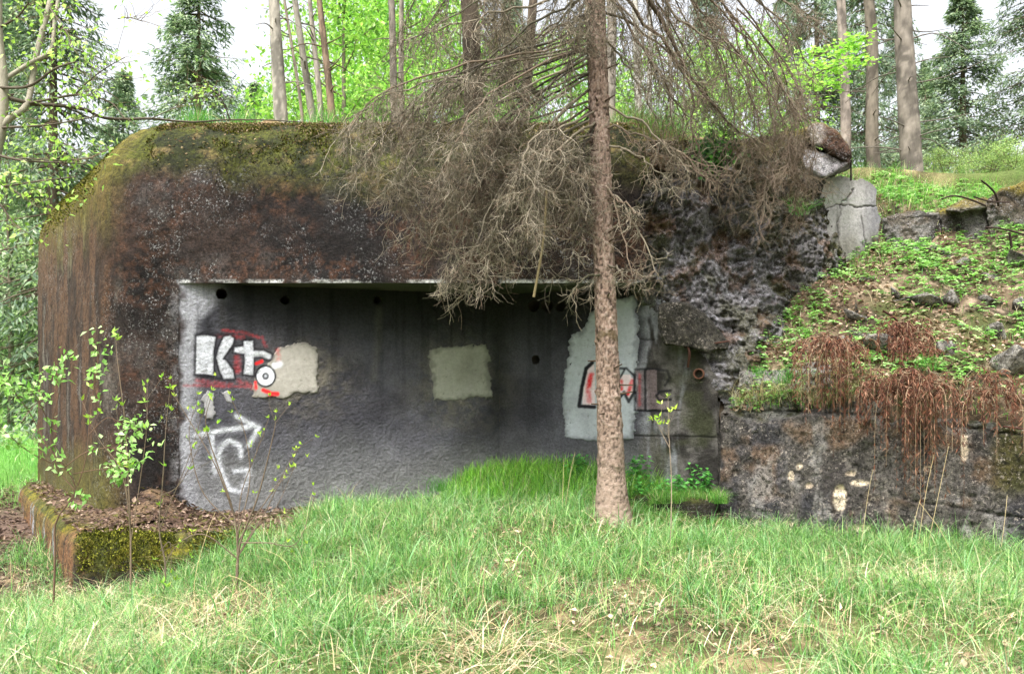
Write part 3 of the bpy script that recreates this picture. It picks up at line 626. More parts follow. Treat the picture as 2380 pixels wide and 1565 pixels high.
# ------------------------------------------------------------------ loose blocks and ledges
def superblock(c, rad, rot=(0, 0, 0), e=.55, amp=.12, seed=1, n=56, m=40, fr=2.2):
    from mathutils import Euler
    ph = np.linspace(-np.pi, np.pi, n); th = np.linspace(-np.pi / 2, np.pi / 2, m); PH, TH = np.meshgrid(ph, th, indexing='ij')
    sp = lambda x: np.sign(x) * np.abs(x) ** e
    L = np.stack([sp(np.cos(TH)) * sp(np.cos(PH)), sp(np.cos(TH)) * sp(np.sin(PH)), sp(np.sin(TH))], -1).reshape(-1, 3) * np.array(rad)
    D = nrm(L); q = L + np.array([seed * 3.1, 0, 0]); mn = min(rad)
    L = L + D * ((np.floor(fbm(q, fr * .8, 2, seed + 7) * 9) / 9 - .5) * amp * 1.6 + (fbm(q, fr, 4, seed) - .5) * amp * 1.6 - np.abs(fbm(q, fr * 2, 3, seed + 2) * 2 - 1) * amp * .8 + (fbm(q, fr * 7, 3, seed + 3) - .5) * amp * .5)[:, None]
    R = np.array(Euler(rot).to_matrix()); W = L @ R.T + np.array(c); return W, grid_faces(n, m)
def block_color(W, zmoss, base=(150, 146, 142), dk=(64, 54, 46), mossc=(120, 106, 36), seed=5):
    c = mixc(np.tile(lin(*base), (len(W), 1)), lin(*dk), ss(.4, .6, fbm(W, 3, 4, seed))); h = W[:, 2] + (fbm(W, 4, 3, seed + 1) - .5) * .25
    return mixc(c, lin(*mossc), ss(zmoss - .08, zmoss + .06, h) * .92)
import bmesh
def hullblock(pts, seed, amp=.03, cuts=14):
    """angular lump: convex hull of surveyed corners, subdivided and roughened"""
    bm = bmesh.new()
    for p in pts: bm.verts.new(p)
    r = bmesh.ops.convex_hull(bm, input=bm.verts); bmesh.ops.delete(bm, geom=list({g for g in r['geom_interior'] + r['geom_unused'] if isinstance(g, bmesh.types.BMVert) and g.is_valid}), context='VERTS')
    bmesh.ops.bevel(bm, geom=bm.edges[:], offset=.015, segments=1, affect='EDGES'); bmesh.ops.triangulate(bm, faces=bm.faces[:])
    for k in range(4):
        lg = [e for e in bm.edges if e.calc_length() > .035]
        if lg: bmesh.ops.subdivide_edges(bm, edges=lg, cuts=1); bmesh.ops.triangulate(bm, faces=[f for f in bm.faces if len(f.verts) > 3])
    bm.normal_update(); V = np.array([v.co[:] for v in bm.verts]); N = np.array([v.normal[:] for v in bm.verts]); f = np.array([[v.index for v in f.verts] for f in bm.faces]) if not bm.verts.index_update() else None
    bm.free(); V = V + N * ((fbm(V, 5, 4, seed) - .5) * amp * 2 + (fbm(V, 22, 3, seed + 1) - .5) * amp)[:, None]; return V, f
def prism(poly, Y0, Y1, jit=.03, shrink=.85):
    g = np.random.default_rng(int(poly[0][0] * 7 + poly[0][1])); c = np.mean(poly, 0); o = [P(u, v, Y0 + g.normal(0, jit)) for u, v in poly]
    return o + [P(c[0] + (u - c[0]) * shrink, c[1] + (v - c[1]) * shrink, Y1 + g.normal(0, jit)) for u, v in poly]
def P_(u, v, Y): return tuple(P(u, v, Y))
cb = thing('concrete_block', P_(1925, 410, 10.6), 'broken concrete slab end with mossy top jutting out above the pale cracked panel', 'concrete block')
W, f = hullblock(prism([(1872, 296), (1890, 284), (1910, 285), (1945, 308), (1972, 338), (1981, 362), (1972, 384), (1948, 372), (1915, 346), (1885, 328)], 10.45, 11.4, .05), 3, .035)
c = block_color(W, 9, (84, 62, 50), (50, 36, 28), seed=171); uu_ = UV(W)[0]; c = mixc(c, lin(178, 172, 166), ss(1920, 1895, uu_ + (fbm(W, 9, 4, 172) - .5) * 40) * .85); c = mixc(c, lin(132, 116, 52), ss(.0, .08, W[:, 2] - np.interp(uu_, [1870, 1910, 1945, 1980], [PZ(304, 10.6), PZ(300, 10.6), PZ(322, 10.6), PZ(352, 10.6)]) + (fbm(W, 6, 3, 173) - .5) * .12) * .9)
mk('upper_layer', W, f, M_ROCK, cb, smooth=False, col=np.c_[c, np.full(len(W), .8)])
W, f = hullblock(prism([(1868, 345), (1890, 348), (1925, 366), (1950, 380), (1979, 376), (1976, 392), (1950, 402), (1915, 412), (1880, 408), (1866, 385)], 10.5, 11.3, .05), 9, .03); mk('lower_layer', W, f, M_ROCK, cb, smooth=False, col=np.c_[block_color(W, 9, (168, 164, 166), (104, 98, 98), seed=175), np.full(len(W), .6)])
W, f = hullblock(prism([(1790, 330), (1820, 306), (1880, 296), (1890, 340), (1884, 400), (1850, 430), (1800, 400)], 10.55, 11.4, .08), 12, .06); mk('inner_rubble', W, f, M_ROCK, cb, smooth=False, col=np.c_[block_color(W, PZ(312, 10.6), (140, 122, 108), (86, 74, 64), (140, 126, 66), 177), np.full(len(W), .6)])
gR = Geo(); tube1(gR, [P(1977, 372, 10.5), P(1977, 420, 10.55)], .012, .012, lin(44, 38, 34), 4, 6); gR.build('steel_rod', M_RUST, cb)

rw = thing('ruined_wall', P_(2300, 560, 11.2), 'ragged stub of ruined concrete wall with moss cap on the grassy bank', 'wall')
for poly, Y0, sd, mv in (([(2050, 508), (2110, 492), (2190, 498), (2196, 580), (2120, 590), (2062, 600)], 11.25, 21, 480), ([(2180, 492), (2240, 474), (2300, 466), (2318, 520), (2310, 575), (2200, 580)], 11.1, 23, 484), ([(2288, 474), (2325, 442), (2379, 430), (2450, 428), (2470, 575), (2300, 575)], 10.95, 25, 448), ([(2195, 488), (2235, 470), (2290, 462), (2300, 476), (2230, 492)], 11.0, 27, 476), ([(2440, 440), (2560, 430), (2620, 570), (2450, 575)], 10.9, 28, 452)):
    W, f = hullblock(prism(poly, Y0, Y0 + .7, .06, .95), sd, .07); c = block_color(W, PZ(mv, Y0), (112, 109, 104), (58, 54, 48), (112, 100, 36), sd + 160); c = mixc(c, lin(84, 72, 56), ss(.5, .62, fbm(W, 5, 4, sd + 170)) * .6); mk('concrete_lump', W, f, M_ROCK, rw, smooth=False, col=np.c_[c, np.full(len(W), .9)])
for pts, r in (([(2290, 478, 10.9), (2250, 462, 10.8), (2215, 455, 10.75), (2188, 462, 10.7)], .012), ([(2320, 478, 10.9), (2312, 450, 10.8), (2296, 432, 10.75), (2280, 420, 10.7)], .013), ([(2345, 470, 10.85), (2300, 468, 10.75), (2262, 457, 10.7)], .010), ([(2379, 545, 10.5), (2330, 532, 10.45), (2290, 528, 10.4)], .012), ([(2350, 575, 10.4), (2345, 540, 10.35)], .016)):
    gR = Geo(); tube1(gR, [P(*p) for p in pts], r, r * .9, lin(52, 40, 36), 12, 6); gR.build('rebar', M_RUST, rw)

mb = thing('concrete_block', P_(1560, 1205, 8.6), 'dark damp mossy concrete block under the nettles beside the spruce trunk', 'concrete block')
W, f = superblock(P(1562, 1195, 8.72), (.48, .28, .23), (0, 0, -.25), .42, .07, 31); c = block_color(W, PZ(1152, 8.6), (70, 64, 50), (34, 30, 22), (78, 82, 30), 181)
mk('block_body', W, f, M_ROCK, mb, col=np.c_[c, np.full(len(W), .25)])
bl = thing('concrete_block', P_(1610, 830, 9.1), 'tilted wedge of broken concrete leaning on the wall above the pipe stub', 'concrete block')
W, f = hullblock(prism([(1532, 705), (1590, 700), (1640, 735), (1694, 792), (1690, 812), (1640, 815), (1590, 806), (1545, 800), (1528, 760)], 9.02, 9.5, .05, .95), 35, .035); mk('block_body', W, f, M_LOWER, bl, smooth=False, col=np.c_[block_color(W, 9, (98, 93, 84), (58, 55, 48), (84, 84, 48), 185), np.full(len(W), .7)])
for nm, pts, r in (('rebar', [(1572, 800, 9.12), (1592, 796, 9.0), (1602, 820, 8.98), (1598, 852, 9.05)], .014), ('rebar', [(1590, 806, 9.1), (1640, 800, 9.02), (1695, 792, 8.95)], .009), ('rebar', [(2092, 800, 9.0), (2092, 765, 8.95), (2080, 740, 8.9), (2052, 722, 8.85)], .012), ('rebar', [(2330, 990, 7.5), (2379, 996, 7.45), (2420, 1000, 7.4)], .010), ('rebar', [(1972, 660, 10.2), (1980, 652, 10.15), (1990, 690, 10.1)], .012)):
    gR = Geo(); tube1(gR, [P(*p) for p in pts], r, r, lin(70, 46, 38), 12, 6); gR.build(nm, M_RUST, bunker)

# foreground plinth running round the casemate's foot
plinth = thing('concrete_plinth', P_(300, 1385, 7.75), 'low moss-edged concrete plinth strewn with dead leaves at the bunker corner', 'plinth')
B0 = np.array([-4.0, 7.74]); C0 = np.array([-6.9, 11.9]); dS = nrm((B0 - C0)[None])[0]; nSp = np.array([-dS[1], dS[0]]) * -1
if nSp[0] < 0: nSp = -nSp
lp = np.linalg.norm(B0 - C0); tcr = .16
s1 = C0 + dS * np.arange(0, lp - tcr, .03)[:, None]; tt2 = np.linspace(0, 1, 12)[:, None]
c1 = (1 - tt2) ** 2 * (B0 - dS * tcr) + 2 * tt2 * (1 - tt2) * B0 + tt2 ** 2 * (B0 + [tcr, 0]); s2 = np.c_[np.arange(B0[0] + tcr + .02, -2.15, .02), np.full(len(np.arange(B0[0] + tcr + .02, -2.15, .02)), B0[1])]
s2[:, 1] += .22 * ss(-2.9, -2.2, s2[:, 0])
path = np.vstack([s1, c1, s2]); pnv = nrm(np.vstack([np.tile(nSp, (len(s1), 1)), (1 - tt2) * nSp + tt2 * nFr, np.tile(nFr, (len(s2), 1))]))
rr = .16; zt = .25; zs = np.arange(-.75, zt - rr, .02); a = np.arange(0, np.pi / 2, .15); ins = np.r_[zs * 0, rr - rr * np.cos(a), np.arange(rr, 1.7, .025)]; zz = np.r_[zs, zt - rr + rr * np.sin(a), np.full(len(np.arange(rr, 1.7, .025)), zt)]
V = np.empty((len(path), len(ins), 3)); V[..., :2] = path[:, None] + pnv[:, None] * ins[None, :, None]; V[..., 2] = zz
def plinth_rise(x, ins): return .27 * ss(.3, 1.25, ins) * ss(-3.2, -3.8, x)
V[..., 2] += plinth_rise(V[..., 0], np.broadcast_to(ins, V.shape[:2])) * (V[..., 2] > zt - .02)
N = nrm(np.cross(np.gradient(V, axis=0), np.gradient(V, axis=1))).reshape(-1, 3); n, m = V.shape[:2]; W = V.reshape(-1, 3); IN = np.tile(ins, n)
q1 = fbm(W, 1.6, 4, 191); q3 = fbm(W, 8, 4, 192); sdw = np.repeat(np.r_[np.ones(len(s1)), 1 - tt2[:, 0], np.zeros(len(s2))], m); sk = fbm(W * np.array([4, 4, .3]), 2.2, 4, 193)
c = mixc(np.tile(lin(84, 58, 42), (len(W), 1)), lin(44, 34, 28), ss(.4, .6, q1)); sc_ = mixc(np.tile(lin(122, 88, 60), (len(W), 1)), lin(72, 60, 48), ss(.4, .6, sk)); sc_ = mixc(sc_, lin(150, 148, 152), ss(.58, .68, sk))
c = c * (1 - sdw[:, None]) + sc_ * sdw[:, None]
ms = ss(-.12, .12, W[:, 2] - .08 + (q1 - .5) * .8 + (q3 - .5) * .3) * np.where(IN < .02, 1 - sdw * .5, 1); c = mixc(c, mixc(np.tile(lin(118, 112, 34), (len(W), 1)), lin(72, 76, 28), ss(.4, .6, q3)), ms * .95)
c = mixc(c, lin(112, 88, 74), ss(.10, .35, IN + (q1 - .5) * .5) * .85); c = mixc(c, lin(78, 58, 48), ss(.2, .4, IN) * ss(.5, .62, q3) * .7)
W = W + N * (((q1 - .5) * .05 + (q3 - .5) * .035) * (1 + ms * .8))[:, None]
mk('plinth_body', W, grid_faces(n, m), M_SHELL, plinth, col=np.c_[c, np.full(len(W), .15)])

# moss cushions on the rolled roof edge and the plinth edge
def tufts(n, sampler, size, cols, parent, name):
    B, N = sampler(n); D = nrm(N + rng.normal(0, .55, (n, 3))); Rn = rng.normal(size=(n, 3))
    V, t = leaf_cards(B - D * size * .25, D, np.cross(D, Rn), size * rng.uniform(.6, 1.5, n), size * rng.uniform(.4, .8, n))
    pick = np.array(cols)[rng.integers(0, len(cols), n)] * rng.uniform(.65, 1.25, (n, 1)); return mk(name, V, t, M_MOSS, parent, smooth=False, col=np.repeat(pick, 4, 0), kind='stuff')
MOSSC = [lin(92, 94, 24), lin(72, 78, 22), lin(50, 56, 18), lin(108, 104, 40), lin(120, 106, 84)]
def roof_moss(n):
    x = rng.uniform(-3.95, 1.3, n * 3); a = rng.beta(2.8, 1.2, n * 3) * 1.5; y = FY + RT - RT * np.cos(a); z = ZT - RT + RT * np.sin(a); B = np.c_[x, y, z]
    k = (fbm(B, 2.0, 4, 201) + .34 * (a - .8) > .40); B = B[k][:n]; a = a[k][:n]
    if len(B) < n: i = rng.integers(0, len(B), n); B, a = B[i], a[i]
    return B, np.c_[a * 0, -np.cos(a), np.sin(a)]
tufts(34000, roof_moss, .024, MOSSC, bunker, 'moss')
def flank_moss(n):
    s = rng.uniform(.45, 4.3, n); a = rng.beta(2, 1.4, n) * 1.5; b = SIDE_A - dF * s[:, None]; i = RT - RT * np.cos(a)
    return np.c_[b + nS * i[:, None], ZT - RT + RT * np.sin(a)], np.c_[-nS * np.cos(a)[:, None], np.sin(a)]
tufts(9000, flank_moss, .028, MOSSC[:4], bunker, 'moss')
def plinth_moss(n):
    x = rng.uniform(-3.95, -2.35, n); a = rng.uniform(-.35, 1, n); y = B0[1] + np.where(a > .3, (a - .3) * .45, 0) + .22 * ss(-2.9, -2.2, x); z = zt - np.where(a > .3, 0, (.3 - a) * .5)
    B = np.c_[x, y - .01, z + .005]; k = fbm(B, 3, 3, 203) > .42; B = B[k]; i = rng.integers(0, len(B), n); B = B[i] + rng.normal(0, .012, (n, 3)); return B, np.tile([0, -.5, .8], (n, 1))
tufts(9000, plinth_moss, .02, MOSSC[:3] + [lin(150, 150, 60)], plinth, 'moss')

# ------------------------------------------------------------------ foreground spruce with dead branches
spruce = thing('spruce_tree', P_(1422, 1202, 8.0), 'straight reddish spruce trunk in front of the recess with dense dead hanging branches', 'tree')
zb_ = zground(np.array([.94]), np.array([8.0]))[0]
kz = np.linspace(zb_ - .12, 11.5, 1500); ka = np.linspace(0, 2 * np.pi, 73)[:-1]; KZ, KA = np.meshgrid(kz, ka, indexing='ij')
def trunk_c(z): return np.interp(z, [0, .4, 5.2, 11.5], [.955, .945, .782, .60])
tr = np.interp(kz, [.2, .45, .8, 1.6, 2.6, 5.3, 11.5], [.235, .165, .128, .112, .098, .094, .06])
q = p3(np.cos(KA).ravel() * .11, np.sin(KA).ravel() * .11, KZ.ravel())
fl = fbm(q * np.array([1, 1, .62]), 62, 3, 211); fl2 = fbm(q, 11, 3, 212); sc = np.floor(fl * 7) / 7
rad = tr[:, None].repeat(72, 1).ravel() * (1 + (fl2 - .5) * .05) + (sc - .5) * .012 + (fl - .5) * .008
W = p3(trunk_c(KZ.ravel()) + np.cos(KA.ravel()) * rad, 8.0 + np.sin(KA.ravel()) * rad, KZ.ravel())
for zk in (2.08, 1.22, .92, 2.9, 3.6, 1.55, 4.3):
    for _ in range(7 if zk == 2.08 else 4):
        ak = rng.uniform(0, 2 * np.pi); z1 = zk + rng.normal(0, .035)
        dd = np.hypot(np.angle(np.exp(1j * (KA.ravel() - ak))) * .11, KZ.ravel() - z1); e = np.exp(-(dd / .022) ** 2) * rng.uniform(.010, .02)
        W[:, 0] += np.cos(KA.ravel()) * e; W[:, 1] += np.sin(KA.ravel()) * e
cr = mixc(np.tile(lin(140, 118, 104), (len(W), 1)), lin(100, 84, 74), ss(.5, .34, fl)); cr = mixc(cr, lin(158, 142, 130), ss(.52, .66, fl) * .7); cr = mixc(cr, lin(140, 124, 110), ss(1.6, .5, KZ.ravel()) * .6)
cr = mixc(cr, lin(92, 78, 60), ss(.62, .7, fbm(q, 7, 3, 213)) * .2); cr = mixc(cr, lin(84, 72, 46), (np.abs(KZ.ravel() - 2.08) < .05) * ss(.45, .6, fl2) * .7); cr = mixc(cr, lin(40, 32, 28), ss(.36, .28, fl) * .6); pl_c = fbm(q * np.array([1, 1, .55]), 26, 2, 215); pe = ss(.035, .0, np.abs(pl_c - .5)) + ss(.03, .0, np.abs(pl_c - .62)); cr = mixc(cr, lin(58, 46, 40), np.clip(pe, 0, 1) * .55); cr = cr * (.85 + .3 * fbm(q, 4, 3, 216))[:, None]
idx = np.arange(1500 * 72).reshape(1500, 72); nx = np.roll(idx, -1, 1); fq = np.stack([idx[:-1], nx[:-1], nx[1:], idx[1:]], -1).reshape(-1, 4)
mk('trunk', W, fq, M_BARK, spruce, col=cr)

TW = [lin(136, 126, 108), lin(112, 104, 90), lin(102, 98, 80), lin(122, 106, 90), lin(158, 148, 130), lin(76, 70, 60)]
TWD = [lin(88, 82, 66), lin(102, 94, 76), lin(78, 74, 58), lin(94, 84, 70), lin(116, 106, 86)]
def dead_branch(parent, pts, r0, n2, l2, n3, pal, sag=.12, spread=1.0, r2=.0034, n4=2, name='dead_branch'):
    g = Geo(); L = catmull(pts, 16); L[1:-1] += rng.normal(0, .012, (14, 3)); t = np.linspace(0, 1, 16)
    V, q = tubes(L[None], (r0 * (1 - t) ** .8 + .004)[None], 6); g.add(V, q, pal[rng.integers(len(pal))] * .7); br = g.build(name, M_TWIG, parent); g = Geo()
    t2 = rng.uniform(.12, 1, n2) ** .8; B, T = along(L[None], t2[None]); B, T = B[0], T[0]
    S = nrm(np.cross(T, np.tile([0, 0, 1.], (n2, 1)))) * rng.choice([-1, 1], (n2, 1)) * spread
    D = T * rng.uniform(.2, .9, (n2, 1)) + S * rng.uniform(.3, 1.0, (n2, 1)) + np.c_[np.zeros((n2, 2)), -rng.uniform(.1, .9, n2)]
    L2 = walk(B, D, l2 * rng.uniform(.35, 1.1, n2) * (1.1 - .45 * t2), 9, .33, sag)
    pc = np.array(pal); c2 = pc[rng.integers(0, len(pc), n2)] * rng.uniform(.75, 1.1, (n2, 1))
    V, q = tubes(L2, np.linspace(r2 * 1.35, r2 * .55, 9)[None].repeat(n2, 0), 3); g.add(V, q, np.repeat(c2, 27, 0))
    t3 = rng.uniform(.1, 1, (n2, n3)); B3, T3 = along(L2, t3); B3, T3 = B3.reshape(-1, 3), T3.reshape(-1, 3); k = len(B3)
    D3 = T3 * rng.uniform(.3, 1, (k, 1)) + nrm(rng.normal(size=(k, 3))) * rng.uniform(.4, .9, (k, 1)) + [0, 0, -.12]
    L3 = walk(B3, D3, rng.uniform(.07, .32, k), 6, .36, .05); c3 = pc[rng.integers(0, len(pc), k)] * rng.uniform(.8, 1.15, (k, 1))
    V, q = tubes(L3, np.linspace(r2 * .7, r2 * .38, 6)[None].repeat(k, 0), 3); g.add(V, q, np.repeat(c3, 18, 0))
    if n4:
        B4, T4 = along(L3, rng.uniform(.2, .9, (k, n4))); B4, T4 = B4.reshape(-1, 3), T4.reshape(-1, 3); k4 = len(B4)
        L4 = walk(B4, T4 * .7 + nrm(rng.normal(size=(k4, 3))) * .7, rng.uniform(.04, .14, k4), 3, .3, .03)
        V, q = tubes(L4, np.linspace(r2 * .5, r2 * .34, 3)[None].repeat(k4, 0), 3); g.add(V, q, np.repeat(np.repeat(c3, n4, 0) * 1.05, 9, 0))
    g.build('twigs', M_TWIG, br, kind='stuff'); return br
def trunk_at(v, Y=8.0): z = PZ(v, 8.0); return np.array([trunk_c(z), 8.0, z])
for k in range(16):                                                  # broken branch stubs
    zz = rng.uniform(1.0, 4.6); a = rng.uniform(np.pi, 2 * np.pi); c0 = np.array([trunk_c(zz), 8.0, zz]); d = np.array([math.cos(a), math.sin(a), rng.uniform(-.1, .3)]); g = Geo(); tube1(g, [c0 + d * .08, c0 + d * .12, c0 + d * rng.uniform(.15, .26)], .012, .006, lin(78, 66, 54), 5, 6); g.build('branch_stub', M_TWIG, spruce)
# the low curtain left of the trunk
low = [(800, 395), (770, 410), (820, 480), (890, 520), (905, 560), (950, 620), (985, 660), (1030, 700), (1075, 735), (1120, 705), (1175, 685), (1215, 600), (1260, 560), (1310, 590), (1340, 610), (860, 430), (930, 470), (1000, 520), (1060, 560), (1110, 600), (1160, 560), (960, 400), (1040, 440), (1120, 470), (1200, 500), (1270, 500), (1080, 640), (1010, 600), (1150, 640), (900, 400), (1240, 640), (1330, 480), (1060, 690), (1000, 560), (1140, 520), (1090, 500)]
for i, (u, v) in enumerate(low[:31]):
    v0 = np.interp(u, [770, 1340], [40, 330]) + rng.uniform(-90, 70); Y1 = rng.uniform(7.0, 8.2); s = trunk_at(v0)
    vk = v - 150
    kn = P(u + (1380 - u) * .50, v0 + (vk - v0) * .35 + 10, 8 + (Y1 - 8) * .6); kn2 = P(u + (1380 - u) * .18, v0 + (vk - v0) * .80, 8 + (Y1 - 8) * .9)
    dead_branch(spruce, [s, kn, kn2, P(u + 6, vk + 70, Y1)], .008, 28, .52, 8, TW, .15, r2=.0031, n4=2)
# upper curtain, both sides, thinner with gaps
for i in range(15):
    u = rng.uniform(900, 1340) if i % 5 else rng.uniform(1420, 1560); v = rng.uniform(60, 330); v0 = v - rng.uniform(120, 420); Y1 = rng.uniform(7.2, 8.9); s = trunk_at(v0)
    dead_branch(spruce, [s, P(u + (1385 - u) * .5, v0 + (v - v0) * .35, 8 + (Y1 - 8) * .6), P(u, v - 40, Y1)], .009, 22, .55, 7, TW if i % 2 else TWD, .14, r2=.0032, n4=1)
# short snags and hanging twigs near the trunk
for v0, u, v in ((620, 1500, 650), (460, 1490, 500), (430, 1530, 640), (330, 1560, 420), (640, 1335, 668), (400, 1470, 640), (240, 1600, 400), (500, 1300, 640)):
    dead_branch(spruce, [trunk_at(v0), P((1390 + u) / 2, v0 + (v - v0) * .35 - 6, 7.8), P(u, v, 7.6)], .009, 9, .28, 4, TW, .1)
g = Geo(); tube1(g, [P(1270, 440, 7.5), P(1262, 560, 7.5), P(1240, 690, 7.45)], .010, .013, lin(120, 108, 78), 8, 6); g.build('broken_branch', M_TWIG, spruce)

# ------------------------------------------------------------------ background trees
def tree_colors(n, pal): return np.array(pal)[rng.integers(0, len(pal), n)] * rng.uniform(.6, 1.3, (n, 1))
TEMPLATE = {}
def keep_template(key, objs): TEMPLATE[key] = objs
def conifer_template(key, seed, h, r, nb, per, pal, droop, bark):
    g = np.random.default_rng(seed); zz = np.sort(g.uniform(.03, .99, nb) ** .9) * h; az = g.uniform(0, 2 * np.pi, nb); Lb = r * np.clip(1 - zz / h, .03, 1) ** .75 * g.uniform(.65, 1.15, nb)
    t = g.uniform(.12, 1, (nb, per)) ** .8; b = np.repeat(np.arange(nb), per); t = t.ravel(); L = Lb[b]
    dr = np.c_[np.cos(az), np.sin(az)][b]; lat = np.c_[-dr[:, 1], dr[:, 0]]
    w = g.normal(0, 1, len(b)) * L * .20 * (1.15 - t); hang = np.abs(g.normal(0, 1, len(b))) * .22
    C = np.c_[dr * (L * t)[:, None] + lat * w[:, None], zz[b] - droop * L * t ** 1.3 * .7 + .12 * L * t ** 3 - hang]
    D = np.c_[dr * .45 + lat * (np.sign(w) * .5)[:, None], -np.abs(g.normal(.55, .3, len(b)))] + g.normal(0, .25, (len(b), 3))
    N = np.c_[dr * .4, np.ones(len(b))] + g.normal(0, .4, (len(b), 3))
    V, f = leaf_cards(C, D, N, g.uniform(.10, .25, len(b)), g.uniform(.025, .06, len(b)))
    col = np.array(pal)[g.integers(0, len(pal), len(b))] * g.uniform(.6, 1.25, (len(b), 1))
    crown = mk('crown', V, f, M_NEEDLE, smooth=False, col=np.repeat(col, 4, 0))
    gt = Geo(); tube1(gt, [(0, 0, -.6), (.03, 0, h * .4), (0, .02, h * .98)], h * .013, .015, bark, 16, 8)
    Lr = np.stack([np.c_[np.zeros((nb, 2)), zz], np.c_[np.c_[np.cos(az), np.sin(az)] * (Lb * .5)[:, None], zz - droop * Lb * .28], np.c_[np.c_[np.cos(az), np.sin(az)] * (Lb * .92)[:, None], zz - droop * Lb * .6]], 1)
    V, q = tubes(Lr, np.tile([.028, .015, .005], (nb, 1)), 4); gt.add(V, q, bark)
    keep_template(key, [gt.build('trunk', M_GREYBARK), crown])
def broadleaf_template(key, seed, h, z0, r, ncl, per, pal, bark, size, shrub=False):
    g = np.random.default_rng(seed); gt = Geo(); stems = 5 if shrub else 1; tips = []
    for s in range(stems):
        a = g.uniform(0, 6.28); o = np.array([math.cos(a), math.sin(a)]) * (.5 if shrub else 0)
        top = np.array([*(o * r * 1.2 + g.normal(0, .15, 2)), h * (.85 if shrub else .95)])
        L = tube1(gt, [(o[0] * .3, o[1] * .3, -.4), (o[0] * .7 + g.normal(0, .08), o[1] * .7, h * .4), top], h * (.006 if shrub else .013), .012, bark, 14, 7)
        nb = 10 if shrub else 26
        for k in range(nb):
            zz = g.uniform(z0, h * .92); i = int(np.clip(zz / h * 13, 0, 13)); a = g.uniform(0, 6.28); l = r * g.uniform(.5, 1.05) * (1 - .55 * max(0, (zz - z0) / (h - z0)) ** 1.6)
            e = L[i] + np.array([math.cos(a) * l, math.sin(a) * l, l * g.uniform(.15, .8)]); mid = (L[i] + e) / 2 + np.array([0, 0, -.06 * l]) + g.normal(0, .05, 3)
            Lb = tube1(gt, [L[i], mid, e], .03 if not shrub else .012, .006, bark, 7, 4); tips += [Lb[3], Lb[4], Lb[5], Lb[6]]
    tips = np.array(tips); cl = tips[g.integers(0, len(tips), ncl)] + g.normal(0, .22 * r / 2, (ncl, 3)); b = np.repeat(np.arange(ncl), per); n = len(b)
    C = cl[b] + g.normal(0, 1, (n, 3)) * np.array([.26, .26, .13]) * r / 2; D = g.normal(0, 1, (n, 3)) + [0, 0, -.3]; N = g.normal(0, .5, (n, 3)) + [0, 0, 1]
    V, f = leaf_cards(C, D, N, size * g.uniform(.6, 1.4, n), size * g.uniform(.4, .85, n)); col = np.array(pal)[g.integers(0, len(pal), n)] * g.uniform(.6, 1.3, (n, 1)) * (g.uniform(.75, 1.2, ncl)[b])[:, None]
    keep_template(key, [gt.build('trunk', M_GREYBARK), mk('crown', V, f, M_LEAF, smooth=False, col=np.repeat(col, 4, 0))])
conifer_template('blue', 301, 12, 2.3, 200, 95, [lin(146, 164, 136), lin(116, 138, 112), lin(174, 188, 154), lin(96, 116, 94)], .45, lin(110, 96, 82))
conifer_template('dark', 302, 14, 2.6, 200, 95, [lin(108, 130, 106), lin(86, 106, 86), lin(132, 152, 120), lin(148, 158, 132)], .75, lin(96, 84, 72))
BR = [lin(158, 200, 90), lin(136, 184, 82), lin(184, 218, 118), lin(112, 158, 72)]; PAL = [lin(150, 172, 124), lin(124, 146, 106), lin(176, 196, 146), lin(100, 120, 92), lin(196, 208, 170)]
broadleaf_template('bright', 303, 8, 1.6, 2.3, 210, 38, BR, lin(120, 112, 96), .12)
broadleaf_template('airy', 304, 8, 1.2, 2.2, 170, 36, BR[:3] + PAL[:2], lin(132, 124, 110), .11)
broadleaf_template('pale', 305, 6, .5, 2.0, 150, 30, PAL, lin(110, 100, 86), .11)
broadleaf_template('shrub', 306, 2.4, .2, 1.2, 150, 40, [lin(164, 186, 116), lin(142, 168, 104), lin(120, 148, 96), lin(184, 200, 140)], lin(110, 96, 76), .065, True)
HT = dict(blue=12, dark=14, bright=8, airy=8, pale=6, shrub=2.4); FIRST = set()
def place(key, u, Y, vtop, name, label, cat, group, wide=1.0):
    x = PX(u, Y); z = float(zground(np.array([x]), np.array([Y]))[0])
    if 2.2 < x < 9 and Y < 13.6: z = float(bank_z(np.array([[x]]), np.array([[Y]]))[0, 0])
    s = max(.25, (PZ(vtop, Y) - z) / HT[key]); e = thing(name, (x, Y, z - .03), label, cat, group); e.rotation_euler = (0, 0, rng.uniform(0, 6.28)); w = s ** .75 * wide; e.scale = (w, w, s)
    for o in TEMPLATE[key]:
        if (key, o.name) not in FIRST: FIRST.add((key, o.name)); c = o
        else: c = o.copy(); COL.objects.link(c)
        c.parent = e
    return e
GB = 'trees in the wood behind the bunker'
DK = 'dark drooping spruce in the wood beyond the bunker'; BG_ = 'bright green leafy tree in the wood behind the bunker'; PL_ = 'pale green leafy tree at the wood edge past the bunker flank'
